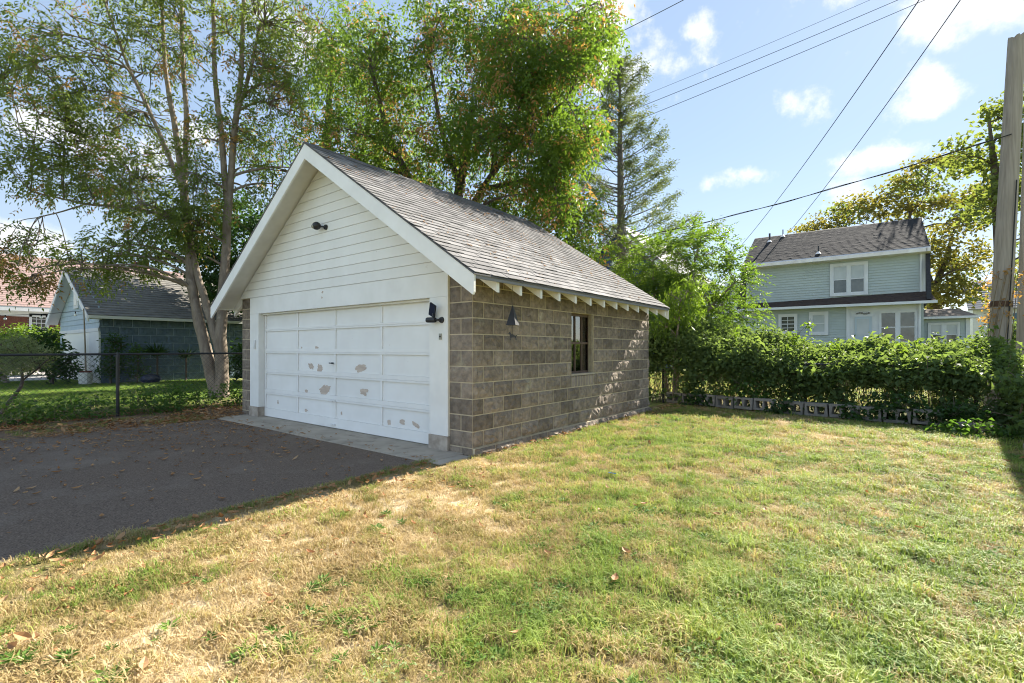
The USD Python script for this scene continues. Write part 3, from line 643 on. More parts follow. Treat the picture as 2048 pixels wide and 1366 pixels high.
MB().tube([(5.2, 24.93, 5.7), (5.2, 24.90, 3.95)], .05, 8).tube([(5.12, 24.33, 3.35), (5.12, 24.30, .3)], .045, 8).build('downpipe', 'house_trim', hs)
house_window(1.80, 3.08, 4.10, 5.46, YU - .02, hs, 2, .14)
house_window(-.45, .18, 2.2, 3.0, YL - .02, hs, 1, .12, grid=True, upper='pane_dark')
house_window(.95, 1.5, 2.14, 3.04, YL - .02, hs, 1, .14, upper='pane_blind', lower='pane_blind')
house_window(3.72, 4.98, 1.62, 3.02, YL - .03, hs, 2, .06, upper='pane_dark')
for a, e in ((3.75, 4.0), (4.45, 4.9)): pass
dp = MB().box(2.72, 3.38, YL - .075, YL - .031, .85, 2.86).build('door', 'door_blue', hs)
MB().box(2.80, 3.28, YL - .082, YL - .0755, 1.95, 2.75).build('pane', 'pane_blind', dp)
MB().tube([(3.31, YL - .12, 1.85), (3.31, YL - .076, 1.85)], .03, 8).build('knob', 'dark_metal', dp)
MB().box(2.64, 3.46, YL - .06, YL - .0315, 2.862, 2.95).build('door_head', 'house_trim', hs)
m = MB(); [ball(m, (2.82 + .09 * i, YL - .06, 3.02 + .03 * math.sin(i * 1.3)), .045, 1) for i in range(6)]; m.build('door_ornament', 'far_grey', hs)
for x, yy, hgt, r in ((-1.55, 27.6, .5, .05), (-.95, 28.2, .42, .03), (1.15, 25.05, .40, .03)):
    z = 5.98 + (yy - 24.62) * .5515
    vp = MB().tube([(x, yy, z - .05), (x, yy, z + hgt)], r, 8).build('vent_pipe', 'dark_metal', hs)
    MB().tube([(x, yy - .02, z - .06), (x, yy, z + .10)], [.17, r + .015], 10).build('boot', 'flashing', vp)
MB().tube([(-2.1, 24.95, 5.6), (-2.12, 24.93, 5.1)], .04, 6).build('service_bracket', 'dark_metal', hs)
# single-storey annex at its right end
MB().box(5.32, 6.85, 25.62, 29.5, 0, 2.72).build('annex', 'vinyl', hs)
lap_wall('annex_siding', 'y', 25.6, -1, 5.3, 6.82, .2, 2.72, 'vinyl', hs)
slope_tiles((5.2, 25.3, 2.80), (7.15, 25.3, 2.80), (6.6, 27.2, 3.25), (5.2, 27.2, 3.25), 6, 8, 'roof_tan', hs)
MB().box(5.2, 7.25, 25.2, 25.3, 2.70, 2.80).box(5.3, 7.15, 25.31, 25.6, 2.69, 2.71).build('gutter', 'house_trim', hs)
MB().box(6.78, 6.92, 25.55, 25.66, .2, 2.7).build('corner_board', 'house_trim', hs)
house_window(5.55, 6.5, 1.5, 2.45, 25.58, hs, 2, .08)

fh = thing('house', 'white house with grey roof and blue shutters, far off beside the utility pole', 'house', (11.5, 50, 0))
MB().box(9.2, 14, 48, 56, 0, 4.5).build('wall', 'far_wall', fh)
slope_tiles((8.9, 47.6, 4.4), (14.4, 47.6, 4.4), (14.4, 52, 7.0), (8.9, 52, 7.0), 14, 10, 'far_grey', fh)
MB().box(10.05, 10.5, 47.9, 47.99, 2.4, 4.0).build('shutter', 'shutter', fh); MB().box(11.4, 11.85, 47.9, 47.99, 2.4, 4.0).build('shutter', 'shutter', fh)
house_window(10.55, 11.35, 2.5, 3.9, 47.97, fh)

gh = thing('house', 'distant grey-roofed house with white gable trim left of the blue-green house', 'house', (-6, 40, 0))
MB().prism([(-7.6, 0), (-4.6, 0), (-4.6, 3.4), (-5.35, 6.2), (-6.1, 7.1), (-6.85, 6.2), (-7.6, 3.4)], 1, 38.0, 46).build('wall', 'far_grey', gh)
m = MB()
for (p, q) in (((-4.5, 3.4), (-5.3, 6.25)), ((-5.3, 6.25), (-6.1, 7.2)), ((-6.1, 7.2), (-6.9, 6.25)), ((-6.9, 6.25), (-7.7, 3.4))):
    d = np.array([q[0] - p[0], q[1] - p[1]]); d /= np.linalg.norm(d); nn = np.array([-d[1], d[0]]) * .22
    m.prism([p, q, (q[0] + nn[0], q[1] + nn[1]), (p[0] + nn[0], p[1] + nn[1])], 1, 37.8, 37.99)
m.build('rake_trim', 'house_trim', gh)
house_window(-6.5, -5.7, 3.6, 5.0, 37.98, gh)
nh = thing('house', 'navy blue gabled house hidden behind the conifer and the garage roof', 'house', (-9.5, 27, 0))
MB().prism([(-13.5, 0), (-6.6, 0), (-6.6, 6.0), (-10.0, 9.2), (-13.5, 6.0)], 1, 25.2, 34).build('wall', 'navy', nh)
for q, r in (((-6.3, 5.75), (-10.0, 9.25)), ((-13.8, 5.75), (-10.0, 9.25))):
    MB().prism([q, r, (r[0], r[1] + .3), (q[0], q[1] + .3)], 1, 24.9, 34.3).build('roof', 'far_grey', nh)
    MB().prism([q, r, (r[0], r[1] - .25), (q[0], q[1] - .25)], 1, 24.88, 24.98).build('rake_board', 'house_trim', nh)
house_window(-10.4, -9.4, 6.2, 7.4, 25.17, nh)

# brick house far left
bh = thing('brick_house', 'red brick house with pinkish shingle roof at the far left', 'house', (-40, 3, 0))
BX, BZ = -36.0, 3.45
MB().box(-44, BX - .03, -8, 11, 0, BZ).build('wall', 'brick_mortar', bh)
brr, m = np.random.default_rng(4), MB()
z = 1.3; r = 0
while z < BZ - .03:
    y = -1.6 - (.11 if r % 2 else 0)
    while y < 4.2:
        if not (.78 < y + .1 < 1.66 and 2.25 < z + .03 < 3.42):
            o = brr.random() * .006; m.box(BX - .03, BX + o, y + .006, y + .206, z + .005, z + .064)
        y += .213
    z += .071; r += 1
m.build('bricks', 'red_brick', bh, kind='stuff')
MB().box(BX - .02, BX + .45, -8, 11, BZ + .02, BZ + .05).box(BX + .40, BX + .5, -8, 11, BZ + .05, BZ + .30).box(BX + .0, BX + .05, -8, 11, BZ - .25, BZ + .019).build('eave_trim', 'house_trim', bh)
slope_tiles((BX + .5, -8, BZ + .3), (BX + .5, 11, BZ + .3), (-40, 11, 7.3), (-40, -8, 7.3), 26, 60, 'pink_shingle', bh)
MB().add([(-40, -8, 7.3), (-40, 11, 7.3), (-44.5, 11, BZ + .3), (-44.5, -8, BZ + .3)], [(0, 1, 2, 3)]).build('roof', 'pink_shingle', bh)
w = MB()
y0, y1, za, zb_ = .92, 1.52, 2.38, 3.30
w.box(BX - .02, BX + .05, y0 - .12, y0, za - .1, zb_ + .1).box(BX - .02, BX + .05, y1, y1 + .12, za - .1, zb_ + .1).box(BX - .02, BX + .05, y0, y1, zb_, zb_ + .1).box(BX - .02, BX + .07, y0, y1, za - .1, za)
wp = w.build('window', 'house_trim', bh)
s = MB().box(BX + .006, BX + .03, y0, y1, 2.82, 2.86)
for i in (1, 2): s.box(BX + .005, BX + .026, y0 + .2 * i - .012, y0 + .2 * i + .012, za, zb_)
for zz in (2.60, 3.08): s.box(BX + .005, BX + .026, y0, y1, zz - .012, zz + .012)
s.build('muntins', 'house_trim', wp); MB().box(BX - .015, BX + .004, y0, y1, za, zb_).build('pane', 'pane_dark', wp)
MB().box(-42.5, -41.8, 7.3, 8.3, 5.0, 8.0).build('chimney', 'red_brick', bh)

# blue-grey neighbour garage
ng = thing('garage', 'weathered blue garage with mossy grey roof behind the chain-link fence', 'garage', (-23, 4.5, 0))
GX, GY, GY2 = -19.6, .58, 8.0
GA, GR, GE = -23.1, 4.74, 2.58
MB().box(-26.5, GX - .03, GY + .02, GY2, -.05, 2.6).prism([(-26.5, 2.6), (GX - .03, 2.6), (GA, 4.55)], 1, GY + .02, GY2).build('wall', 'blue_siding', ng)
tr, k = np.random.default_rng(2), 0
y = GY
for r in range(8):      # side wall of pressed rock-face panels
    y = GY - (.2 if r % 2 else 0)
    while y < GY2:
        a, e = max(y, GY) + .006, min(y + .6, GY2) - .006; y += .6
        if e - a < .05: continue
        m = MB(); rock_face(m, np.array([GX - .012, a, .0 + r * .31]), EY, EZ, EX, e - a, .305, tr, .018); m.build('wall_panel', 'teal_panel', ng)
lap_wall('gable_siding', 'y', GY, -1, -26.3, GX - .05, 2.12, 2.75, 'blue_siding', ng, .21)
z = 2.75
while z < 4.4:
    hw0 = (GR - .12 - z) / ((GR - GE) / (GX + .35 - GA)); hw0 = min(hw0, 3.4)
    MB().box(GA - hw0, GA + hw0, GY - .02, GY + .015, z + .004, z + .206).build('siding_board', 'blue_siding', ng); z += .21
MB().box(-26.3, GX - .05, GY - .06, GY - .012, 1.98, 2.12).build('door_header', 'house_trim', ng)
dn = MB().box(-25.6, -21.0, GY - .03, GY + .018, 0, 1.975).build('door', 'plate_white', ng)
MB().box(-20.95, GX + .01, GY - .05, GY + .01, 0, 1.975).build('corner_board', 'house_trim', ng)
for q in (GX + .33, -26.83): MB().prism([(q, GE - .16), (GA, GR - .16), (GA, GR - .135), (q, GE - .135)], 1, GY - .38, GY - .03).build('soffit', 'house_trim', ng)
wv = MB().box(GA - .38, GA + .38, GY - .07, GY - .021, 3.02, 3.98).build('gable_hatch', 'house_trim', ng)
MB().box(GA - .24, GA + .24, GY - .085, GY - .071, 3.16, 3.84).build('hatch_panel', 'plate_white', wv)
slope_tiles((GX + .35, GY - .42, GE), (GX + .35, GY2 + .4, GE), (GA, GY2 + .4, GR), (GA, GY - .42, GR), 20, 30, 'old_shingle', ng)
slope_tiles((-26.85, GY - .42, GE), (-26.85, GY2 + .4, GE), (GA, GY2 + .4, GR), (GA, GY - .42, GR), 10, 14, 'old_shingle', ng)
for q in (GX + .35, -26.85): MB().prism([(q, GE - .03), (GA, GR - .03), (GA, GR - .26), (q, GE - .26)], 1, GY - .44, GY - .39).build('bargeboard', 'house_trim', ng)
MB().box(GX + .33, GX + .42, GY - .42, GY2 + .4, GE - .13, GE - .02).build('gutter', 'far_wall', ng)

# ------------------------------------------------------------------ fences
def chain_fence(label, p, q, posts, h=1.22, seed=0, name='chain_link_fence', gp=None, rail=True):
    p, q = np.array(p, float), np.array(q, float); Lg = np.linalg.norm(q - p); u = (q - p) / Lg
    t = thing(name, label, 'fence', ((p + q) / 2).tolist())
    for s in posts:
        c = p + u * s; MB().tube([c - EZ * .15, c + EZ * (h - .045)], .030, 10).tube([c + EZ * (h - .05), c + EZ * (h + .028)], [.036, .030], 10).build('post', 'fence_black', t)
    MB().tube([p + EZ * h, q + EZ * h], .0215, 8).build('top_rail', 'fence_black', t)
    m, pitch, n = MB(), .085, np.cross(u, EZ)
    k = -int(h / pitch) - 1; hh = h - .02; z0 = .03
    while k * pitch < Lg:
        for sg_, off in ((1, .004), (-1, -.004)):
            a = k * pitch; b_ = a + (hh - z0)
            s0, s1 = max(a, 0), min(b_, Lg)
            if s1 - s0 < .03: continue
            za, zb2 = z0 + (s0 - a), z0 + (s1 - a)
            if sg_ < 0: za, zb2 = hh + z0 - za, hh + z0 - zb2
            m.tube([p + u * s0 + EZ * za + n * off, p + u * s1 + EZ * zb2 + n * off], .0021, 4, False)
        k += 1
    m.build('wire_mesh', 'wire_mesh', t, kind='stuff')
    return t
chain_fence('black chain-link fence with top rail running left of the white-doored garage', (-7.9, -7.0, 0), (-7.9, 8.2, 0), [2.35, 5.35, 8.35, 11.35, 14.35])
chain_fence('black wire fence swallowed by vines along the back of the lawn', (-6.4, 7.55, 0), (5.4, 7.55, 0), [.1, 2.9, 5.97, 9.05, 11.7], h=1.0, name='wire_fence')

# ------------------------------------------------------------------ poles and wires
def pole(label, base, top, r0, r1, band=None):
    base, top = np.array(base, float), np.array(top, float)
    t = thing('utility_pole', label, 'utility pole', base.tolist())
    n = 26; s = np.linspace(0, 1, n); pts = base + (top - base) * s[:, None]; pr = np.random.default_rng(3)
    ring = 22; ang = np.arange(ring) / ring * 2 * np.pi; fl = pr.normal(0, .003, ring); V, F = [], []
    for i in range(n):
        r = (r0 + (r1 - r0) * s[i]) * (1 + fl * 2.2) + pr.normal(0, .0012, ring)
        V.append(pts[i] + np.stack([np.cos(ang) * r, np.sin(ang) * r, np.full(ring, .0) + (pr.normal(0, .025, ring) if i == n - 1 else 0)], 1))
    V = np.vstack(V)
    for i in range(n - 1):
        for j in range(ring): F.append((i * ring + j, i * ring + (j + 1) % ring, (i + 1) * ring + (j + 1) % ring, (i + 1) * ring + j))
    m = MB().add(V, F); m.add(np.vstack([V[-ring:], top]), [(j, (j + 1) % ring, ring) for j in range(ring)]); m.build('shaft', 'pole_wood', t, 50)
    for b_ in band or []:
        c = base + (top - base) * b_; d = (top - base) / np.linalg.norm(top - base); r = r0 + (r1 - r0) * b_ + .006
        MB().tube([c - d * .035, c + d * .035], r, 22, False).tube([c - d * .05, c - d * .04], r + .004, 22, False).build('metal_band', 'rust', t)
    c = base + (top - base) * .62
    MB().tube([base + np.array([.1, -.19, .2]), c + np.array([.10, -.15, 0])], .012, 6).build('ground_conduit', 'cable', t)
    return t
pole('thick weathered wooden utility pole with rusty band, leaning right', (5.81, 9.77, -.16), (6.17, 10.05, 7.83), .182, .135, [.30, .305])
pole('second wooden utility pole cut by the right picture edge', (6.47, 11.25, -.16), (6.62, 11.3, 7.4), .18, .14)
def wire(label, p, q, sag, r=.008, m='cable', lash=None, name='overhead_wire', group='wires across the sky'):
    p, q = np.array(p, float), np.array(q, float); s = np.linspace(0, 1, 40)[:, None]
    pts = p + (q - p) * s - EZ * sag * 4 * s * (1 - s)
    mid = pts[20]; t = thing(name, label, 'wire', mid.tolist(), group)
    MB().tube(pts, r, 5).build('cable', m, t)
    if lash:
        s = np.linspace(0, 1, 200)[:, None]; pl = p + (q - p) * s - EZ * sag * 4 * s * (1 - s)
        pl = pl + lash * np.concatenate([np.cos(s * 40) * 0, np.cos(s * 37), np.sin(s * 37)], 1); MB().tube(pl, r * .6, 4).build('lashed_cable', m, t)
wire('thick bundled cable from the utility pole across to the trees over the garage', (6.06, 9.78, 5.75), (-8.2, 13.6, 5.65), .36, .0115, lash=.02)
wire('thin black wire from upper right down behind the leafy tree, left of its twin', (6.6, 1.1, 7.9), (-3.2, 22.6, 5.4), .55, .0085)
wire('thin black wire running down to the upper left corner of the blue-green house', (6.9, 1.6, 8.1), (-2.1, 24.93, 5.45), .62, .0085)
wire('lowest of the long wires slanting behind the conifer top', (7.5, 26.01, 18.24), (-10.68, 18.24, 12.11), .12, .013)
wire('middle of the long wires slanting behind the conifer top', (6.32, 25.1, 18.12), (-10.46, 18.41, 12.91), .12, .013)
wire('highest thin wire above the conifer top', (4.98, 24.06, 17.95), (-9.12, 19.45, 14.11), .1, .008)
wire('black wire at top centre leaving the leafy crown', (-2.61, 18.17, 17.49), (-10.08, 18.71, 17.4), .05, .016)
wire('thin wire above the pink roof of the brick house', (-8.4, -6.2, 4.4), (-33, 7.5, 7.1), .5, .008)
wire('lower thin wire in front of the pink roof', (-8.4, -6.0, 3.5), (-33, 8.2, 5.4), .4, .008)
sl = thing('string_lights', 'string of round white bulbs on a cable from the tall stake to the brick house', 'string lights', (-22.5, -1.5, 2.7))
sp, sq = np.array([-19.35, .05, 2.72]), np.array([-21.5, -6.2, 2.76])
s = np.linspace(0, 1, 30)[:, None]; pts = sp + (sq - sp) * s - EZ * .30 * 4 * s * (1 - s)
MB().tube(pts, .009, 5).build('cable', 'cable', sl)
for i in range(1, 29, 4):
    b_ = MB().tube([pts[i], pts[i] - EZ * .09], .016, 6).build('bulb_socket', 'cable', sl)
    m = MB(); ball(m, pts[i] - EZ * .125, .045, 2); m.build('bulb', 'bulb', b_, True)
bk = thing('planter_bucket', 'white bucket holding the tall string-light stake', 'bucket', (-19.6, .15, 0))
MB().tube([(-19.6, .15, -.02), (-19.6, .15, .42), (-19.6, .15, .44)], [.19, .235, .24], 16).build('bucket', 'bucket_white', bk)
m = MB(); [m.box(-19.6 + .13 * math.cos(a) - .06, -19.6 + .13 * math.cos(a) + .06, .15 + .13 * math.sin(a) - .05, .15 + .13 * math.sin(a) + .05, .44, .50) for a in np.arange(5) * 1.25]; m.build('bricks', 'red_brick', bk)
st = thing('light_stake', 'tall bare wooden stake rising from the white bucket', 'stake', (-19.55, .15, .4)); MB().tube([(-19.55, .15, .35), (-19.42, .1, 1.6), (-19.35, .05, 2.8)], [.028, .024, .02], 8).build('stick', 'stake', st)

# ------------------------------------------------------------------ concrete blocks edging the lawn
hole = lambda x: [(x - .075, .055), (x + .075, .055), (x + .055, .195), (x + .035, .21), (x - .035, .21), (x - .055, .195)]
flip = lambda h: [(x, .25 - z) for x, z in h]
ends = [(.0, .0), (.40, .0), (.40, .25), (.0, .25)]
bt = {0: [(.012, 0), (.388, 0), (.40, .25), (.0, .25)], 1: [(0, 0), (.40, 0), (.386, .25), (.014, .25)]}
path = [(-.33, 7.36), (1.5, 6.98), (2.45, 6.80), (4.75, 6.52)]
names = ['first', 'second', 'third', 'fourth', 'fifth', 'sixth', 'seventh', 'eighth', 'ninth', 'tenth', 'eleventh', 'twelfth']
cbr = np.random.default_rng(9)
pa = np.array(path); seg = np.linalg.norm(np.diff(pa, axis=0), axis=1); cum = np.concatenate([[0], np.cumsum(seg)])
for i in range(12):
    sdist = .05 + i * .418 + (.14 if i >= 6 else 0)
    k = min(np.searchsorted(cum, sdist, 'right') - 1, 2); d = (pa[k + 1] - pa[k]) / seg[k]; c = pa[k] + d * (sdist - cum[k])
    fl = i % 2
    hs_ = [hole(.115), hole(.285)]
    poly = sg.Polygon(bt[fl], [flip(h_) if fl else h_ for h_ in hs_])
    t = thing('hollow_concrete_block', f'{names[i]} hollow concrete block from the garage in the row edging the lawn', 'concrete block', (c[0], c[1], 0), 'hollow blocks edging the lawn')
    m = MB().prism(poly, 1, 0, .185); v = np.vstack(m.v); yaw = math.atan2(d[1], d[0]) + cbr.normal(0, .03); roll = cbr.normal(0, .012)
    Rz = trimesh.transformations.euler_matrix(cbr.normal(0, .03), roll, yaw)[:3, :3]
    v = v @ Rz.T + np.array([c[0], c[1], .006 + cbr.normal(0, .008)]); m.v = [v]; m.f = [np.vstack(m.f)]
    m.build('shell', 'concrete_block', t)
for i, (x, y, a, lab) in enumerate(((5.15, 6.12, -.5, 'grey concrete slab lying at the foot of the weeds by the pole'), (5.62, 4.45, -1.2, 'low grey stone in the weeds at the right picture edge'))):
    t = thing('edging_stone', lab, 'stone', (x, y, 0)); R = trimesh.transformations.euler_matrix(.03, .02, a)
    s = trimesh.creation.box((.44, .2, .17 if i == 0 else .09)); s.apply_transform(R); s.apply_translation((x, y, .05)); MB().tm(s).build('stone', 'concrete_block', t)
# ------------------------------------------------------------------ plants
def unit(v): return v / np.maximum(np.linalg.norm(v, axis=-1, keepdims=True), 1e-9)
def leaves(mb, P, d, nrm, L, Wd, fold=.3):
    """Folded pointed leaves, 2 triangles each: base P, direction d, face normal nrm."""
    d = unit(d); side = unit(np.cross(d, nrm)); nn = np.cross(side, d); L = np.broadcast_to(np.asarray(L), len(P))[:, None]; Wd = np.broadcast_to(np.asarray(Wd), len(P))[:, None]
    v = np.stack([P, P + d * L * .45 + side * Wd * .5 + nn * Wd * fold, P + d * L - nn * L * .10, P + d * L * .45 - side * Wd * .5 + nn * Wd * fold], 1).reshape(-1, 3)
    b = np.arange(len(P))[:, None] * 4
    mb.add(v, np.concatenate([b + [0, 1, 2], b + [0, 2, 3]], 0))
def rand_dirs(n, r): return unit(r.normal(size=(n, 3)))
def sprays(mb, C, r, n=14, rad=.3, L=.1, Wd=.05, droop=.5, flat=.7, up=.6, out=None):
    """n simple leaves scattered round each centre."""
    k = len(C); P = np.repeat(C, n, 0) + r.normal(size=(k * n, 3)) * np.array([rad, rad, rad * flat]) * .6
    d = rand_dirs(k * n, r); d[:, 2] = d[:, 2] * .5 - droop
    nrm = rand_dirs(k * n, r) * .8 + np.array([0, 0, up])
    if out is not None: nrm = nrm + np.repeat(out, n, 0) * .6
    leaves(mb, P, d, nrm, L * r.uniform(.65, 1.3, k * n), Wd * r.uniform(.7, 1.25, k * n))
def pinnate(mb, B, d, r, pairs=4, length=.34, L=.1, Wd=.036, sag=.5, stem=None):
    """Compound leaves: leaflets in pairs along a drooping rachis."""
    k = len(B); d = unit(d); ln = length * r.uniform(.7, 1.25, k)[:, None]
    nrm0 = unit(np.cross(np.cross(d, np.array([0, 0, 1.0]) + r.normal(0, .25, (k, 3))), d))
    side = unit(np.cross(d, nrm0))
    for i in range(pairs + 1):
        s = (i + .7) / (pairs + .7)
        P = B + d * ln * s + np.array([0, 0, -1.0]) * ln * sag * s * s
        if i == pairs: leaves(mb, P, d + np.array([0, 0, -sag]), nrm0, L * r.uniform(.8, 1.2, k), Wd * r.uniform(.8, 1.2, k)); break
        for sg_ in (1, -1):
            dd = d * .55 + sg_ * side + np.array([0, 0, -.45]) + r.normal(0, .22, (k, 3))
            leaves(mb, P + r.normal(0, .006, (k, 3)), dd, nrm0 + r.normal(0, .35, (k, 3)), L * r.uniform(.75, 1.2, k), Wd * r.uniform(.8, 1.2, k))
def blob_points(blobs, r, gap=.40, gf=.8, seed=0):
    """Cluster centres inside ellipsoids (cx, cy, cz, rx, ry, rz, n), denser towards the outside, with holes."""
    out, owner = [], []
    for bi, (cx, cy, cz, rx, ry, rz, n) in enumerate(blobs):
        q = rand_dirs(int(n * 2.2), r) * (r.uniform(.12, 1, int(n * 2.2)) ** .45)[:, None] * np.array([rx, ry, rz]) * (1 + r.normal(0, .07, int(n * 2.2)))[:, None] + np.array([cx, cy, cz])
        keep = meshkit.fbm(q * gf, 3, seed) > gap; q = q[keep][:n]
        out.append(q); owner.append(np.full(len(q), bi))
    return np.vstack(out), np.concatenate(owner)
def bez(p, q, bend, n=7):
    p, q = np.asarray(p, float), np.asarray(q, float); s = np.linspace(0, 1, n)[:, None]
    return p + (q - p) * s + np.asarray(bend) * 4 * s * (1 - s)
def plant(name, label, cat, base, stems, blobs, leaf, lm, bark='bark', group=None, gap=.40, seed=0, twig_every=2.0, turned=None, limb_r=.05, sides=9, crown='crown', stemname='trunk', limbs=True, twig_r=.008, gf=.8, force=(), nlimb=2):
    """Trunk(s), limbs to every mass of foliage, twigs to the leaf clusters, and the crown of separate leaves."""
    r = np.random.default_rng(seed + 100)
    t = thing(name, label, cat, base, group)
    sk = []
    for pts, ra in stems:
        pts = np.asarray(pts, float); k = len(pts)
        s = np.linspace(0, k - 1, (k - 1) * 5 + 1); fine = np.stack([np.interp(s, range(k), pts[:, j]) for j in range(3)], 1)
        fine[1:-1] += r.normal(0, .012, (len(fine) - 2, 3)); fine[1:-1] = (fine[:-2] + 2 * fine[1:-1] + fine[2:]) / 4
        rad = np.interp(s, np.linspace(0, k - 1, len(ra)), ra)
        MB().tube(fine, rad * (1 + r.normal(0, .03, len(rad))), sides).build(stemname, bark, t, 60); sk.append(np.column_stack([fine, rad]))
    sk = np.vstack(sk)
    C, own = blob_points(blobs, r, gap, gf, seed)
    tw = MB()
    nodes_ = [sk[:, :3]]
    if limbs:
        for bi, (cx, cy, cz, rx, ry, rz, n) in enumerate(blobs):
            for _ in range(nlimb):
                c = np.array([cx, cy, cz]) + r.normal(0, .45, 3) * [rx, ry, rz]
                dd = np.linalg.norm((sk[:, :3] - c) * [1, 1, 1.0], axis=1) + np.where(sk[:, 2] > c[2] - .1, 1.5, 0); j = int(np.argmin(dd))
                pts = bez(sk[j, :3], c, [0, 0, .10 * np.linalg.norm(c - sk[j, :3])] + r.normal(0, .06, 3), 8)
                MB().tube(pts, np.linspace(min(limb_r, sk[j, 3] * .7), .012, 8), 6).build('limb', bark, t, 60); nodes_.append(pts[2:])
    from scipy.spatial import cKDTree
    nd = np.vstack(nodes_); tree = cKDTree(nd)
    pick = r.random(len(C)) < 1 / twig_every
    _, jj = tree.query(C[pick])
    for c, j in zip(C[pick], jj):
        p = nd[j]
        if np.linalg.norm(c - p) > 2.6: continue
        tw.tube(bez(p, c, r.normal(0, .07, 3) + [0, 0, .05], 5), np.linspace(twig_r * 1.5, twig_r * .5, 5), 3, False)
    if tw.n: tw.build('twigs', 'twig' if bark != 'dark_bark' else 'dark_bark', t, kind='stuff')
    ctr = np.array([[b[0], b[1], b[2]] for b in blobs])[own]
    outd = unit(C - ctr + r.normal(0, .3, C.shape) * .3)
    if turned:
        nz = meshkit.fbm(C * turned[1], 2, seed + 7) + r.normal(0, .13, len(C)); tm = nz > np.quantile(nz, 1 - turned[0])
    else: tm = np.zeros(len(C), bool)
    tm |= np.isin(own, force) & (r.random(len(C)) < .55)
    for mask, mname, pname in ((~tm, lm, crown), (tm, turned[2] if turned else None, 'turned_leaves')):
        if mask.sum() == 0: continue
        m = MB(); leaf(m, C[mask], outd[mask], r); m.build(pname, mname, t, kind=None)
    return t

lf_ash = lambda m, C, o, r: pinnate(m, np.repeat(C, 5, 0) + r.normal(0, .16, (len(C) * 5, 3)), np.repeat(o, 5, 0) * .6 + r.normal(0, .6, (len(C) * 5, 3)) + [0, 0, -.25], r, 3, .26, .115, .040, .55)
lf_maple = lambda m, C, o, r: (pinnate(m, np.repeat(C, 4, 0) + r.normal(0, .2, (len(C) * 4, 3)), np.repeat(o, 4, 0) * .6 + r.normal(0, .6, (len(C) * 4, 3)) + [0, 0, -.3], r, 2, .24, .135, .058, .6), sprays(m, C, r, 9, .42, .13, .06, .55, .8))
lf_dark = lambda m, C, o, r: sprays(m, C, r, 22, .45, .17, .13, .35, .5, .9)
lf_far = lambda m, C, o, r: sprays(m, C, r, 20, .55, .24, .18, .3, .45, .8)
lf_shrub = lambda m, C, o, r: sprays(m, C, r, 12, .22, .12, .055, .3, .8, .5, o)

# many-stemmed tree left of the garage
A = lambda *q: np.array(q)
tr1 = [([(-10.30, 1.08, -.15), (-10.36, 1.02, .35), (-10.62, .82, 1.7), (-10.86, .66, 2.95), (-10.95, .58, 4.6), (-11.06, .5, 6.0)], [0.216, 0.167, 0.140, 0.126, 0.113, 0.099]),
       ([(-11.06, .5, 5.9), (-11.27, .36, 7.5), (-11.42, .2, 9.0), (-11.50, .12, 11.6)], [0.081, 0.068, 0.054, 0.036]),
       ([(-11.03, .52, 5.7), (-10.98, .58, 7.6), (-11.08, .5, 9.2), (-11.1, .5, 11.6)], [0.077, 0.063, 0.054, 0.036]),
       ([(-11.06, .5, 5.6), (-11.6, .1, 7.3), (-12.2, -.4, 8.9), (-12.6, -.8, 10.6)], [0.063, 0.050, 0.041, 0.027]),
       ([(-10.20, 1.15, -.15), (-10.20, 1.15, .5), (-10.22, 1.13, 1.5), (-10.2, 1.16, 2.55), (-10.17, 1.2, 3.5), (-10.06, 1.25, 5.2)], [0.225, 0.171, 0.149, 0.126, 0.113, 0.104]),
       ([(-10.24, 1.12, 1.25), (-10.50, .93, 2.3), (-10.72, .76, 3.2), (-10.92, .62, 4.3)], [0.117, 0.099, 0.090, 0.077]),
       ([(-10.06, 1.25, 5.0), (-10.20, 1.14, 6.9), (-10.36, 1.03, 8.6), (-10.42, .98, 11.6)], [0.086, 0.072, 0.063, 0.045]),
       ([(-10.06, 1.25, 5.1), (-9.93, 1.36, 7.3), (-9.78, 1.48, 8.9), (-9.74, 1.52, 11.6)], [0.090, 0.077, 0.063, 0.045]),
       ([(-9.93, 1.36, 7.5), (-9.6, 1.62, 8.8), (-9.35, 1.8, 10.2)], [0.054, 0.045, 0.032]),
       ([(-10.95, .58, 4.8), (-12.2, -.35, 5.15), (-13.2, -1.1, 5.25), (-14.4, -2.0, 5.6)], [0.054, 0.041, 0.032, 0.013]),
       ([(-13.2, -1.1, 5.25), (-13.8, -1.75, 4.9), (-14.2, -2.2, 4.75)], [0.023, 0.016, 0.009])]
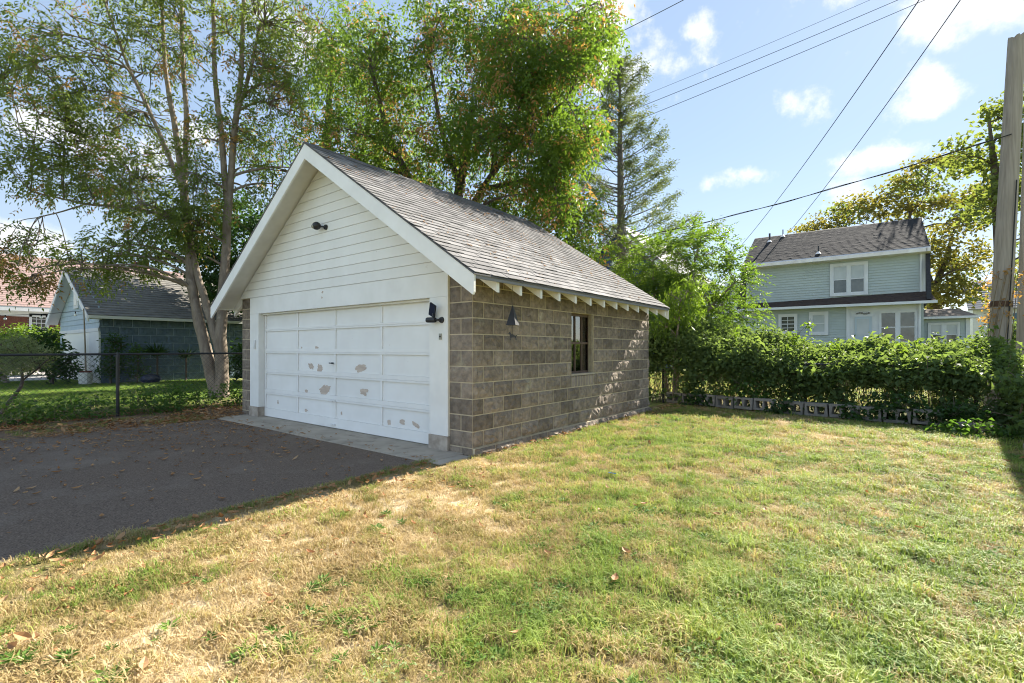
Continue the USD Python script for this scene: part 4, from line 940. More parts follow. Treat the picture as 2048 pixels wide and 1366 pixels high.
bl1 = [(-13.2, -2.6, 3.45, .55, .45, .4, 26), (-12.6, -2.3, 3.1, .4, .35, .3, 16), (-13.5, -2.2, 4.0, .5, .4, .3, 18), (-12.6, -.6, 7.6, 1.7, 1.5, 1.2, 105), (-14.0, -1.7, 7.2, 1.6, 1.6, 1.2, 105), (-13.4, -1.3, 9.2, 1.8, 1.8, 1.2, 118), (-11.6, .2, 9.6, 1.6, 1.4, 1.5, 84), (-10.2, 1.1, 9.4, 1.4, 1.4, 1.4, 62), (-9.0, 2.0, 9.8, 1.3, 1.2, 1.3, 77),
       (-10.0, 1.1, 6.9, 1.1, 1.0, 1.0, 49), (-8.9, 2.0, 7.9, 1.0, 1.0, 1.0, 49), (-12.3, -.4, 5.9, 1.5, 1.2, .8, 84), (-13.6, -1.5, 5.9, 1.3, 1.3, .7, 62), (-11.3, .0, 4.8, .9, .9, .8, 56), (-10.3, .7, 5.4, .9, .8, .8, 56), (-10.2, .5, 4.3, .7, .6, .65, 42),
       (-11.9, -.5, 3.9, 1.1, .9, .6, 56), (-12.7, -1.1, 3.6, 1.0, .9, .55, 42), (-14.9, -2.6, 8.8, 1.4, 1.4, 1.4, 77), (-12, -1.2, 11, 2.2, 2, .9, 84), (-10, .6, 11.2, 2.0, 1.6, .9, 77), (-15.6, -3.4, 7.0, 1.0, 1.0, .9, 42), (-9.9, 2.1, 6.0, .8, .8, .6, 28)]
plant('ash_tree', 'tall tree with several pale trunks rising behind the chain-link fence', 'tree', (-10.28, 1.1, 0), tr1, bl1, lf_ash, 'leaf_ash', 'bark', seed=1, gap=.44, turned=(.08, 1.6, 'leaf_turned'), force=(0, 1), twig_every=1.15, limb_r=.042, twig_r=.012, nlimb=3)

tr2 = [([(-7.3, 6.95, -.1), (-7.3, 6.95, 2.5), (-7.28, 6.97, 5.2), (-7.0, 7.2, 7.2), (-6.75, 7.4, 9.2)], [.30, .25, .21, .15, .10]),
       ([(-7.28, 6.97, 5.0), (-6.4, 7.7, 6.8), (-5.6, 8.3, 8.2), (-5.0, 8.7, 9.6)], [.13, .10, .08, .05]), ([(-7.28, 6.97, 4.6), (-8.3, 6.2, 6.6), (-9.0, 5.6, 8.6), (-9.4, 5.3, 10.8)], [.13, .11, .09, .06]),
       ([(-7.0, 7.1, 6.5), (-7.6, 6.8, 8.5), (-7.9, 6.5, 11)], [.1, .08, .05]), ([(-6.4, 7.7, 6.6), (-5.2, 8.6, 6.9), (-4.3, 9.3, 6.8)], [.08, .06, .03]), ([(-6.4, 7.7, 6.8), (-5.0, 7.2, 7.3), (-3.8, 6.8, 7.6), (-2.7, 6.6, 7.9)], [.08, .06, .045, .02]), ([(-5.0, 7.2, 7.3), (-4.0, 6.4, 8.4), (-3.2, 6.1, 9.2)], [.05, .035, .015])]
bl2 = [(-2.95, 6.50, 8.3, 1.0, 1.0, .9, 97), (-2.65, 6.80, 7.0, .9, .9, .8, 78), (-3.35, 6.30, 6.2, .9, .8, .7, 73), (-3.75, 5.90, 9.0, 1.1, 1.0, 1.0, 97), (-2.45, 6.90, 9.6, .9, .9, .8, 73), (-4.45, 5.50, 7.2, 1.1, 1.0, .8, 85), (-2.85, 6.70, 5.2, .6, .6, .45, 31), (-7.4, 6.9, 10.6, 2.4, 2.2, 1.7, 256), (-5.3, 8.5, 10.8, 1.9, 1.8, 1.5, 207), (-9.6, 5.2, 10.4, 1.8, 1.8, 1.6, 158), (-6.3, 7.6, 8.2, 1.9, 1.6, 1.2, 183), (-8.4, 6.0, 7.8, 1.9, 1.7, 1.2, 170), (-4.4, 9.2, 8.4, 1.4, 1.4, 1.2, 158),
       (-9.9, 4.9, 7.6, 1.6, 1.5, 1.2, 109), (-7.0, 7.0, 5.9, 2.0, 1.5, 1.0, 158), (-5.3, 8.4, 6.3, 1.5, 1.3, 1.0, 146), (-4.2, 9.3, 6.0, 1.0, 1.1, .9, 97), (-8.9, 5.6, 5.4, 1.8, 1.4, .9, 122), (-3.9, 9.5, 10.6, 1.0, 1.0, .9, 73), (-3.5, 9.8, 11.9, 1.0, 1.0, .7, 61), (-6.4, 7.6, 12.6, 2.8, 2.5, 1.1, 183),
       (-5.6, 8.2, 4.6, 1.6, 1.2, .8, 97), (-4.2, 9.2, 4.5, 1.2, 1.2, .7, 73)]
plant('boxelder_tree', 'big green and rust-brown leafy tree right behind the white-gabled garage', 'tree', (-7.3, 6.95, 0), tr2, bl2, lf_maple, 'leaf_maple', 'dark_bark', seed=2, gap=.35, turned=(.15, 1.7, 'leaf_turned'), twig_every=2.2, limb_r=.06)
tr3 = [([(-17.2, 8.6, -.1), (-17.2, 8.6, 2), (-17.6, 7.6, 4), (-18.4, 6.2, 6)], [.3, .26, .2, .1]), ([(-17.4, 8.0, 3.2), (-18.0, 6.4, 4.2), (-19.0, 4.8, 4.9)], [.16, .12, .05])]
bl3 = [(-21.0, 3.6, 6.0, 1.5, 1.5, .9, 46), (-20.2, 4.6, 5.1, 1.7, 1.5, .8, 80), (-19.3, 5.0, 4.0, 1.5, 1.3, .6, 70), (-18.6, 5.8, 3.5, 1.2, 1.2, .6, 60), (-19.6, 6.0, 6.4, 1.8, 1.8, 1.2, 90), (-18.2, 6.4, 4.9, 1.7, 1.7, 1.0, 90), (-20.6, 6.2, 7.8, 1.8, 1.7, 1.1, 70), (-17.2, 7.2, 3.2, 1.4, 1.4, 1.2, 90), (-17.6, 7.6, 6.9, 2.0, 2.0, 1.3, 100), (-16.4, 6.6, 1.6, 1.3, 1.3, 1.2, 80)]
plant('maple_tree', 'dense dark green tree overhanging the mossy roof of the blue garage', 'tree', (-17.2, 8.6, 0), tr3, bl3, lf_dark, 'leaf_dark', 'dark_bark', seed=3, gap=.34, twig_every=4, limb_r=.08)
tr4 = [([(-14.3, 6.4, -.1), (-14.3, 6.4, 4), (-14.1, 6.5, 7), (-13.9, 6.6, 11), (-13.8, 6.7, 14)], [.26, .22, .18, .13, .06]), ([(-14.2, 6.5, 5.5), (-13.0, 7.2, 8), (-12.4, 7.6, 11)], [.12, .09, .05])]
bl4 = [(-14.2, 6.3, 11.6, 2.6, 2.4, 2.2, 228), (-12.0, 7.6, 10.5, 1.9, 1.9, 2.2, 156), (-15.8, 5.0, 9.6, 1.8, 1.8, 1.6, 84), (-12.8, 6.8, 7.6, 1.9, 1.7, 1.5, 144), (-13.2, 6.8, 5.2, 1.7, 1.5, 1.2, 108), (-13.6, 7.0, 14, 3.0, 2.6, 1.3, 180), (-11.0, 8.2, 7.4, 1.4, 1.4, 1.4, 84)]
plant('boxelder_tree', 'yellow-green tree seen between the pale trunks and the garage peak', 'tree', (-14.3, 6.4, 0), tr4, bl4, lf_maple, 'leaf_maple', 'dark_bark', seed=4, gap=.40, turned=(.14, 1.5, 'leaf_turned'), twig_every=2.5)
# conifer: whorls of thin boughs, bare lower down
cx_, cy_ = -3.75, 12.22
rc = np.random.default_rng(31)
stems = [([(cx_ + .02, cy_, -.1), (cx_, cy_, 4), (cx_ - .06, cy_ + .02, 8), (cx_ - .1, cy_ + .04, 12.2)], [.22, .17, .11, .02])]
t = thing('conifer_tree', 'tall thin conifer with sparse boughs behind the garage roof', 'tree', (cx_, cy_, 0))
pts = np.array(stems[0][0]); s = np.linspace(0, 3, 30); fine = np.stack([np.interp(s, range(4), pts[:, j]) for j in range(3)], 1)
MB().tube(fine, np.interp(s, range(4), stems[0][1]), 10).build('trunk', 'grey_bark', t, 60)
bo, nd_ = MB(), MB()
for i in range(120):
    z = 3.0 + 9.0 * (i / 120) ** .9 + rc.normal(0, .1); az = i * 2.39996 + rc.normal(0, .3)
    z = min(z, 12.0); f = (12.2 - z) / 9.2; ln = (.25 + 3.0 * f ** .85) * rc.uniform(.6, 1.08) * (1.15 if math.sin(az + .9) > .3 else .85)
    if z < 4.2: ln *= .8
    dirv = np.array([math.cos(az), math.sin(az), .18 + .55 * (1 - f)]); b0 = np.array([cx_ - .1 * z / 12, cy_, z])
    end = b0 + dirv * ln + EZ * .10 * ln
    pts = bez(b0, end, [0, 0, -.05 * ln], 7); bo.tube(pts, np.linspace(.014 + .022 * f, .005, 7), 4, False)
    n = int(22 * ln + 12); inner = .45 if f > .35 else .12
    sp = rc.uniform(inner, 1.0, n) ** .8; keep = rc.random(n) < np.clip((sp - inner) * 3 + .25, 0, 1); sp = sp[keep]; n = len(sp)
    if n == 0: continue
    P = np.stack([np.interp(sp * 6, range(7), pts[:, j]) for j in range(3)], 1)
    hd = unit(np.array([dirv[0], dirv[1], 0])); sd = np.array([-hd[1], hd[0], 0])
    off = rc.uniform(-1, 1, n)[:, None] * sd * (.32 * ln * (1 - .6 * sp))[:, None] * .6
    for q in range(7):
        Q = P + off + rc.normal(0, .085, (n, 3)); d = hd * .7 + np.sign(off @ sd)[:, None] * sd * .7 + rc.normal(0, .45, (n, 3)) + [0, 0, -.05]
        leaves(nd_, Q, d, rand_dirs(n, rc) * .7 + [0, 0, .8], .12 * rc.uniform(.6, 1.3, n), .032, .1)
bo.build('boughs', 'grey_bark', t, 60, kind='stuff'); nd_.build('needles', 'leaf_conifer', t)

lf_ail = lambda m, C, o, r: pinnate(m, np.repeat(C, 3, 0) + r.normal(0, .12, (len(C) * 3, 3)), np.repeat(o, 3, 0) + r.normal(0, .4, (len(C) * 3, 3)) + [0, 0, .15], r, 6, .55, .115, .042, .45)
tr6 = [([(-1.0, 10.0, -.1), (-.9, 10.1, 1.5), (-.7, 10.3, 3.2), (-.4, 10.5, 4.6)], [.09, .075, .05, .02]), ([(-1.2, 10.0, -.1), (-1.5, 9.9, 2), (-1.7, 10, 4)], [.06, .05, .02]), ([(-.9, 10.1, 1.3), (-.1, 10.6, 2.6), (.5, 10.9, 3.3)], [.05, .04, .02])]
bl6 = [(-.5, 10.5, 4.3, .8, .8, .7, 60), (-1.5, 10.0, 3.9, .9, .8, .7, 70), (-.9, 10.2, 3.0, 1.1, .9, .7, 100), (.25, 10.8, 3.3, .6, .6, .6, 45), (.0, 10.5, 2.4, .9, .8, .6, 80), (-1.9, 9.8, 2.9, .9, .8, .7, 70), (-.7, 10.1, 1.9, 1.3, .9, .7, 90), (-2.4, 10.2, 4.2, .8, .8, .6, 40), (.1, 10.9, 4.1, .35, .35, .5, 14)]
plant('tree_of_heaven', 'bushy green tree with long feathered leaves behind the back corner of the garage', 'tree', (-1.0, 10.0, 0), tr6, bl6, lf_ail, 'leaf_maple', 'bark', seed=6, gap=.33, twig_every=2, limb_r=.025)
lf_peach = lambda m, C, o, r: sprays(m, C, r, 16, .22, .15, .034, .9, .9, .3)
bl7 = [(.05, 7.3, 2.35, .42, .4, .42, 42), (-.25, 7.4, 1.85, .35, .35, .35, 26), (.35, 7.5, 2.75, .3, .3, .28, 18)]
plant('peach_sapling', 'lime-green sapling with drooping narrow leaves at the back eave of the garage', 'tree', (-.1, 7.35, 0), [([(-.1, 7.35, -.05), (-.08, 7.35, 1.2), (.05, 7.35, 2.2), (.2, 7.45, 2.75)], [.035, .03, .02, .008])], bl7, lf_peach, 'leaf_lime', 'bark', seed=7, gap=.2, limb_r=.012)
# trees behind the blue-green house
tr8 = [([(6.6, 38, -.1), (6.4, 38, 4), (5.8, 37.6, 6.5), (4.8, 37, 8.2), (3.8, 36.6, 9.2)], [.45, .38, .3, .2, .06]), ([(6.2, 38, 4.6), (7.0, 38.4, 7.4), (7.4, 38.8, 9.2)], [.22, .15, .05]), ([(5.9, 37.8, 6.2), (5.2, 37, 9), (5.0, 37, 11)], [.18, .11, .04])]
bl8 = [(2.2, 36.0, 10.5, 2.2, 1.8, 1.2, 55), (.2, 35.4, 9.5, 1.4, 1.4, 1.0, 31), (4.6, 37, 11.7, 2.2, 2, 1.4, 68), (6.8, 38, 9.7, 2.6, 2.2, 1.7, 80), (5.4, 37, 7.9, 2.2, 2.0, 1.4, 68), (8.2, 38.5, 6.9, 2.2, 2.0, 1.4, 62), (7.0, 37.5, 4.9, 2.0, 1.8, 1.2, 49), (6.6, 37, 12.7, 1.8, 1.8, 1.0, 43), (8.8, 39, 11.3, 1.6, 1.6, 1.3, 37), (5.8, 36, 4.3, 1.6, 1.5, 1.0, 37)]
plant('golden_tree', 'spreading tree turning gold and orange behind the blue-green house', 'tree', (6.6, 38, 0), tr8, bl8, lf_far, 'leaf_gold', 'dark_bark', seed=8, gap=.43, turned=(.2, .5, 'leaf_olive'), twig_every=3, limb_r=.1, twig_r=.018)
tr9 = [([(8.0, 26, -.1), (8.0, 26, 5), (7.8, 26, 9), (7.6, 26, 11.5)], [.3, .25, .16, .05])]
bl9 = [(7.4, 25.9, 10.2, 1.4, 1.3, 1.0, 37), (8.4, 26, 8.6, 1.5, 1.4, 1.1, 43), (7.4, 25.6, 7.6, 1.0, 1.0, .8, 18), (8.6, 26.4, 11.6, 1.5, 1.4, 1.2, 37), (9.2, 26.6, 5.5, 1.6, 1.4, 1.6, 37)]
plant('green_tree', 'green tree peeping out on both sides of the utility pole', 'tree', (8.0, 26, 0), tr9, bl9, lf_far, 'leaf_olive', 'dark_bark', seed=9, gap=.36, twig_every=3)
lf_bush = lambda m, C, o, r: sprays(m, C, r, 16, .3, .13, .07, .25, .8, .5, o)
plant('green_shrub', 'rounded dark green shrub between the annex and the utility pole', 'shrub', (7.6, 20.5, 0), [([(7.6, 20.5, -.1), (7.6, 20.5, 1.2)], [.06, .03])], [(7.35, 20.3, 1.65, .6, .8, .75, 60), (8.1, 20.6, 1.7, .8, .9, .8, 66), (7.5, 20.4, .9, .9, .8, .7, 66)], lf_bush, 'leaf_vine', 'dark_bark', seed=10, gap=.25)

# ------------------------------------------------------------------ vines along the back fence
def crest(x):      # height of the growth along the fence
    return np.interp(x, [-1.2, -.4, .1, .7, 1.2, 1.7, 2.1, 2.7, 3.4, 4.2, 5.0, 5.7], [2.0, 1.95, 1.92, 1.70, 1.45, 1.58, 1.33, 1.20, 1.22, 1.28, 1.25, 1.15])
def vine_mass(name, label, x0, x1, n, seed, low=.06, yb=9.2, yfr=7.36):
    r = np.random.default_rng(seed); t = thing(name, label, 'vines', ((x0 + x1) / 2, 8.0, 0))
    m = MB()
    x = r.uniform(x0, x1, n); zt = crest(x) + .16 * (meshkit.fbm(np.stack([x * 2.2, x * 0, x * 0], -1), 3, seed) - .5) * 2
    kind = r.random(n)
    top = kind < .62
    zs = lambda yy: zt - .24 * np.clip(8.75 - yy, 0, 2) - .12 * np.clip(yfr + .12 - yy, 0, 1) * 4
    y = np.where(top, r.uniform(yfr - .12, yb, n), yfr + r.normal(0, .10, n))
    z = np.where(top, zs(y) + r.normal(0, .075, n) + .42 * (meshkit.fbm(np.stack([x * 2.6, y * 2.6, x * 0], -1), 2, seed + 1) - .5), low + (zs(np.full(n, yfr)) - low) * r.uniform(0, 1, n) ** .62)
    P = np.stack([x, y, z], -1); keep = meshkit.fbm(P * 2.4, 3, seed) > np.where(z < .75, .52, .33); P = P[keep]
    outv = np.where((P[:, 2] > crest(P[:, 0]) - .62)[:, None], [[0, .15, 1.0]], [[0, -1.0, .45]])
    big = meshkit.fbm(P * 1.3, 2, seed + 5) > .52
    sprays(m, P[big], r, 8, .17, .135, .105, .35, .75, .55, outv[big]); sprays(m, P[~big], r, 12, .16, .085, .058, .4, .8, .5, outv[~big]); m.build('foliage', 'leaf_vine', t)
    m = MB()      # leggy shoots above the crest
    for _ in range(int((x1 - x0) * 2.2)):
        xx = r.uniform(x0, x1); p = np.array([xx, r.uniform(7.5, 8.6), crest(xx) - .1]); q = p + [r.normal(0, .16), r.normal(0, .1), r.uniform(.15, .42)]
        pts = bez(p, q, r.normal(0, .04, 3), 5); m.tube(pts, .003, 3, False)
        C = pts[2:]; sprays(m, np.repeat(C, 2, 0), r, 3, .05, .075, .05, .1, .9, .6)
    m.build('shoots', 'leaf_lime', t, kind='stuff')
    m = MB()
    for _ in range(int((x1 - x0) * 62)):
        xx = r.uniform(x0, x1); p = np.array([xx, r.uniform(7.35, 8.3), -.02]); q = p + [r.normal(0, .16), r.normal(0, .12), r.uniform(.7, 1.25)]
        m.tube(bez(p, q, r.normal(0, .05, 3), 5), np.linspace(.0065, .003, 5) * r.uniform(.6, 1.3), 4, False)
    for _ in range(int((x1 - x0) * 5)):
        xx = r.uniform(x0, x1); p = np.array([xx, 7.38, r.uniform(.0, .3)]); q = p + [r.choice([-1, 1]) * r.uniform(.5, 1.1), r.normal(0, .08), r.uniform(.4, .9)]
        m.tube(bez(p, q, r.normal(0, .08, 3), 7), .005, 4, False)
    m.build('canes', 'cane', t, kind='stuff')
    return t
vine_mass('vine_thicket', 'tall mound of vines over the back fence next to the garage', -1.3, 1.25, 1700, 41)
vine_mass('vine_hedge', 'long flat-topped vine hedge with bare canes along the back of the lawn', 1.25, 5.9, 3000, 42)
lf_vine = lambda m, C, o, r: sprays(m, C, r, 11, .17, .125, .085, .35, .8, .5, o)
plant('rose_shoot', 'lone arching shoot rising above the hedge in front of the blue-green house', 'shrub', (2.35, 8.3, 0), [([(2.1, 8.3, .1), (2.2, 8.3, 1.2), (2.42, 8.35, 1.68), (2.62, 8.4, 1.90)], [.008, .007, .005, .003])], [(2.35, 8.3, 1.55, .16, .12, .16, 16), (2.58, 8.4, 1.85, .10, .08, .08, 7)], lambda m, C, o, r: sprays(m, C, r, 6, .09, .07, .05, .2, .9, .6), 'leaf_lime', 'cane', seed=12, gap=.1, limbs=False, stemname='stem', crown='foliage', twig_r=.003)
plant('weedy_shrub', 'leafy weeds at the foot of the utility pole on the right edge', 'shrub', (5.75, 6.2, 0), [([(5.7, 6.4, -.05), (5.7, 6.5, .8)], [.02, .01]), ([(5.9, 5.6, -.05), (5.95, 5.6, .8)], [.02, .01])],
      [(6.0, 7.4, .7, .4, .5, .38, 44), (5.95, 6.5, .75, .38, .5, .40, 46), (6.15, 5.6, .65, .4, .5, .38, 40), (5.7, 7.0, .22, .35, .4, .24, 30), (5.85, 5.8, .2, .28, .5, .22, 30), (6.4, 4.7, .45, .4, .5, .4, 36), (6.1, 4.5, .15, .25, .4, .15, 18)], lf_vine, 'leaf_vine', 'cane', seed=13, gap=.22, stemname='stem', crown='foliage', limb_r=.01, twig_r=.004)
for i, (x, y, z, rx, rz, n, lab) in enumerate(((.55, 7.15, .18, .30, .15, 16, 'small ivy clump on the block row near the garage'), (1.62, 7.18, .45, .45, .36, 46, 'green bramble bush over the block row left of the fence post'), (2.36, 6.78, .12, .24, .15, 22, 'dark ivy filling the gap in the block row'), (3.55, 6.60, .14, .16, .14, 12, 'small ivy tuft on the block row right of the gap'), (4.18, 6.72, .26, .48, .30, 56, 'dark bramble covering the right half of the block row'), (4.95, 6.55, .22, .45, .22, 46, 'ivy on the last blocks near the utility pole'), (5.1, 5.72, .08, .5, .10, 40, 'low sunlit weeds in front of the utility pole'))):
    plant('ivy_clump', lab, 'ivy', (x, y, 0), [([(x, y + .05, -.03), (x, y, z)], [.006, .004])], [(x, y, z, rx, .22, rz, n)], lambda m, C, o, r: sprays(m, C, r, 8, .12, .085, .07, .3, .8, .7, o), 'leaf_weed' if i in (1, 6) else 'leaf_dark', 'cane', seed=50 + i, gap=.1, limbs=False, stemname='stem', crown='foliage', twig_r=.003)
# ivy climbing the pole
vt = thing('climbing_vine', 'reddish vine tangled round the two utility poles', 'vine', (5.95, 9.8, 2))
m, r = MB(), np.random.default_rng(77); C = []
for _ in range(46):
    z = r.uniform(1.9, 3.0); a = r.uniform(0, 6.28); C.append([5.81 + .045 * z + .23 * math.cos(a) + (.25 if a < 1.2 else 0), 9.77 + .035 * z + .23 * math.sin(a), z])
sprays(m, np.array(C), r, 5, .09, .07, .05, .5, .9, .2); m.build('foliage', 'leaf_turned', vt)
m = MB()
for _ in range(7):
    a0 = r.uniform(2.6, 5.2); pts = [[5.81 + .045 * z + .212 * math.cos(a0 + z * .5), 9.77 + .035 * z + .212 * math.sin(a0 + z * .5), z] for z in np.linspace(.6, 2.9, 9)]; m.tube(pts, .006, 4)
m.build('stems', 'cane', vt)
m = MB(); sprays(m, np.array([[5.86 + .21 * math.cos(a), 9.80 + .21 * math.sin(a), z] for a, z in ((4.2, 1.55), (4.4, 1.3), (4.8, 1.1), (3.9, 1.75), (4.5, .9))]), r, 7, .08, .1, .075, .4, .9, .2); m.build('ivy_leaves', 'leaf_weed', vt)

# ------------------------------------------------------------------ neighbour's planting on the left
plant('pruned_yew', 'left clipped golden-green yew in front of the brick house', 'shrub', (-31.0, .2, 0), [([(-31, .2, -.1), (-31, .2, 1)], [.1, .05])], [(-31.0, -.1, 1.7, 1.2, 1.0, .75, 160), (-31.4, -.4, .9, 1.6, 1.2, .8, 130)], lambda m, C, o, r: sprays(m, C, r, 22, .3, .16, .07, -.2, .8, .3, o), 'leaf_lime', 'dark_bark', seed=20, gap=.15)
plant('pruned_yew', 'right clipped golden-green yew below the brick house window', 'shrub', (-29.2, 1.4, 0), [([(-29.2, 1.4, -.1), (-29.2, 1.4, 1)], [.1, .05])], [(-29.2, 1.4, 1.7, 1.1, 1.0, .7, 150), (-29.4, 1.1, .9, 1.4, 1.1, .8, 110)], lambda m, C, o, r: sprays(m, C, r, 22, .3, .16, .07, -.2, .8, .3, o), 'leaf_lime', 'dark_bark', seed=21, gap=.15)
plant('pruned_yew', 'clipped yew cut off by the left picture edge', 'shrub', (-31, -2.5, 0), [([(-31, -2.5, -.1), (-31, -2.5, 1)], [.1, .05])], [(-31, -2.4, 1.3, 1.4, 1.3, .9, 150)], lambda m, C, o, r: sprays(m, C, r, 22, .3, .16, .07, -.2, .8, .3, o), 'leaf_lime', 'dark_bark', seed=22, gap=.15)
plant('laurel_shrub', 'glossy green laurel left of the white bucket', 'shrub', (-20.6, -.6, 0), [([(-20.6, -.6, -.05), (-20.5, -.6, .9)], [.05, .03]), ([(-20.6, -.6, -.05), (-21.0, -.9, 1.0)], [.04, .02])], [(-20.5, -.6, 1.0, .7, .6, .62, 60), (-21.2, -1.1, 1.1, .7, .6, .6, 50), (-20.1, -.3, .55, .5, .5, .4, 28), (-20.9, -.9, 1.6, .5, .5, .4, 24)], lambda m, C, o, r: sprays(m, C, r, 12, .24, .19, .07, .2, .8, .5, o), 'leaf_dark', 'dark_bark', seed=23, gap=.25)
plant('light_shrub', 'light green bush between the pruned yews and the laurel', 'shrub', (-22.6, -1.9, 0), [([(-22.6, -1.9, -.05), (-22.6, -1.9, .9)], [.05, .03])], [(-22.4, -1.6, 1.2, .8, .8, .6, 70), (-23.0, -2.2, .7, 1.0, .9, .55, 70)], lambda m, C, o, r: sprays(m, C, r, 14, .26, .13, .06, .2, .8, .5, o), 'leaf_maple', 'dark_bark', seed=24, gap=.25)
lfp = lambda m, C, o, r: leaves(m, np.repeat(C, 46, 0) + r.normal(0, .075, (len(C) * 46, 3)), np.repeat(o, 46, 0) * .6 + r.normal(0, .6, (len(C) * 46, 3)) + [0, 0, .25], r.normal(size=(len(C) * 46, 3)), .085 * r.uniform(.7, 1.2, len(C) * 46), .014, .05)
plant('dwarf_pine', 'small wispy pine with a crooked dark trunk by the left picture edge', 'shrub', (-10.0, -2.9, 0), [([(-10.02, -3.05, -.05), (-9.98, -2.85, .35), (-9.84, -2.72, .62), (-9.90, -2.75, 1.0), (-9.98, -2.85, 1.4)], [.038, .034, .028, .022, .012]), ([(-9.86, -2.72, .7), (-9.62, -2.52, .95), (-9.50, -2.40, 1.1)], [.02, .015, .008])],
      [(-10.0, -2.85, 1.35, .42, .38, .26, 26), (-9.72, -2.6, 1.18, .36, .32, .24, 21), (-10.3, -3.15, 1.05, .42, .36, .26, 21), (-9.9, -2.8, .98, .5, .42, .16, 18)], lfp, 'leaf_pine', 'dark_bark', seed=25, gap=.38, limb_r=.012, twig_r=.005)
plant('dark_shrub', 'dark green undergrowth behind the pale trunks beside the garage', 'shrub', (-14.5, 5.4, 0), [([(-14.5, 5.4, -.05), (-14.5, 5.4, 1.6)], [.08, .04])], [(-14.6, 5.2, 1.6, 1.3, 1.2, 1.3, 150), (-13.6, 6.2, 1.3, 1.2, 1.1, 1.2, 110), (-15.6, 4.6, .9, 1.1, 1.0, .8, 80), (-13.0, 6.2, 3.0, 1.1, 1.1, 1.0, 70)], lf_dark, 'leaf_dark', 'dark_bark', seed=26, gap=.25)
def spiky(label, c, n, L, seed, mt='leaf_dark', z0=.0):
    r = np.random.default_rng(seed); t = thing('spiky_plant', label, 'plant', c); m = MB()
    P = np.tile(np.array(c, float) + [0, 0, z0], (n, 1)) + r.normal(0, .05, (n, 3)); d = rand_dirs(n, r); d[:, 2] = np.abs(d[:, 2]) + .3
    leaves(m, P, d, r.normal(size=(n, 3)) + [0, 0, .5], L * r.uniform(.6, 1.1, n), .05, .2); m.build('leaves', mt, t)
    MB().tube([np.array(c) + [0, 0, -.03], np.array(c) + [0, 0, z0 + .1]], .035, 6).build('stem', 'dark_bark', t)
spiky('spiky dark yucca standing against the teal wall', (-18.9, 2.2, 0), 90, .6, 61, z0=1.05)
spiky('lower spiky plant right of the yucca by the teal wall', (-18.9, 3.2, 0), 60, .45, 62, z0=.95)
plant('wall_shrub', 'scraggly dark shrub at the corner of the teal wall', 'shrub', (-18.9, .75, 0), [([(-18.9, .75, -.05), (-18.9, .75, 1.0)], [.04, .02])], [(-18.9, .8, .9, .35, .5, .75, 60), (-18.9, .9, 1.6, .25, .35, .3, 16)], lf_shrub, 'leaf_dark', 'dark_bark', seed=27, gap=.3)
plant('wall_shrub', 'thin olive shrub left of the yucca', 'shrub', (-18.9, 1.55, 0), [([(-18.9, 1.55, -.05), (-18.9, 1.55, 1.2)], [.03, .02])], [(-18.9, 1.55, 1.2, .22, .25, .35, 18), (-18.9, 1.5, .5, .25, .3, .35, 16)], lf_shrub, 'leaf_weed', 'dark_bark', seed=28, gap=.3)
bg = thing('rubbish_bag', 'dark blue plastic bag lying by the teal wall', 'bag', (-18.6, 1.9, 0)); m = MB()
s = trimesh.creation.icosphere(3, 1.0); q = s.vertices * (1 + .35 * (meshkit.fbm(s.vertices * 2.5, 3, 4)[:, None] - .5)); m.add(q * [.24, .34, .19] + [-18.6, 1.9, .15], s.faces); m.build('bag', 'blue_bag', bg, True)
lg = thing('leaning_board', 'weathered board leaning among the shrubs behind the little pine', 'board', (-23.5, -1.3, 0))
MB().tube([(-22.6, -1.55, 0), (-23.3, -1.9, .75)], .09, 6).build('board', 'stake', lg)
# weeds along the fence foot
r = np.random.default_rng(70)
for i, (y0, y1, h, n, lab) in enumerate(((-5.6, -3.0, .42, 90, 'weeds and seedlings along the fence foot at the left picture edge'), (-3.0, -1.75, .40, 50, 'straggly weeds along the fence left of its post'), (-1.55, -.2, .52, 75, 'bushy bright green weeds along the fence right of its post'), (-.2, 1.3, .46, 60, 'low weeds between the fence and the pale trunks'), (1.3, 3.2, .42, 60, 'weeds squeezed between the fence and the garage side'))):
    t = thing('weeds', lab, 'weeds', (-7.9, (y0 + y1) / 2, 0)); P = np.stack([-7.95 + r.normal(0, .28, n), r.uniform(y0, y1, n), h * r.uniform(.05, 1, n) ** 1.2], -1)
    m = MB(); sprays(m, P, r, 11, .17, .085, .05, .25, .7, .6); m.build('foliage', 'leaf_weed', t)
    m = MB()
    for p in P[::2]: m.tube(bez([p[0] + r.normal(0, .05), p[1] + r.normal(0, .05), -.02], p + [0, 0, .05], r.normal(0, .03, 3), 4), .0035, 3, False)
    for _ in range(18): 
        p = np.array([-7.8 + r.normal(0, .3), r.uniform(y0, y1), .03]); m.tube(bez(p, p + [r.normal(0, .3), r.normal(0, .3), r.uniform(0, .25)], r.normal(0, .03, 3), 4), .004, 3, False)
    m.build('stems', 'cane', t, kind='stuff')

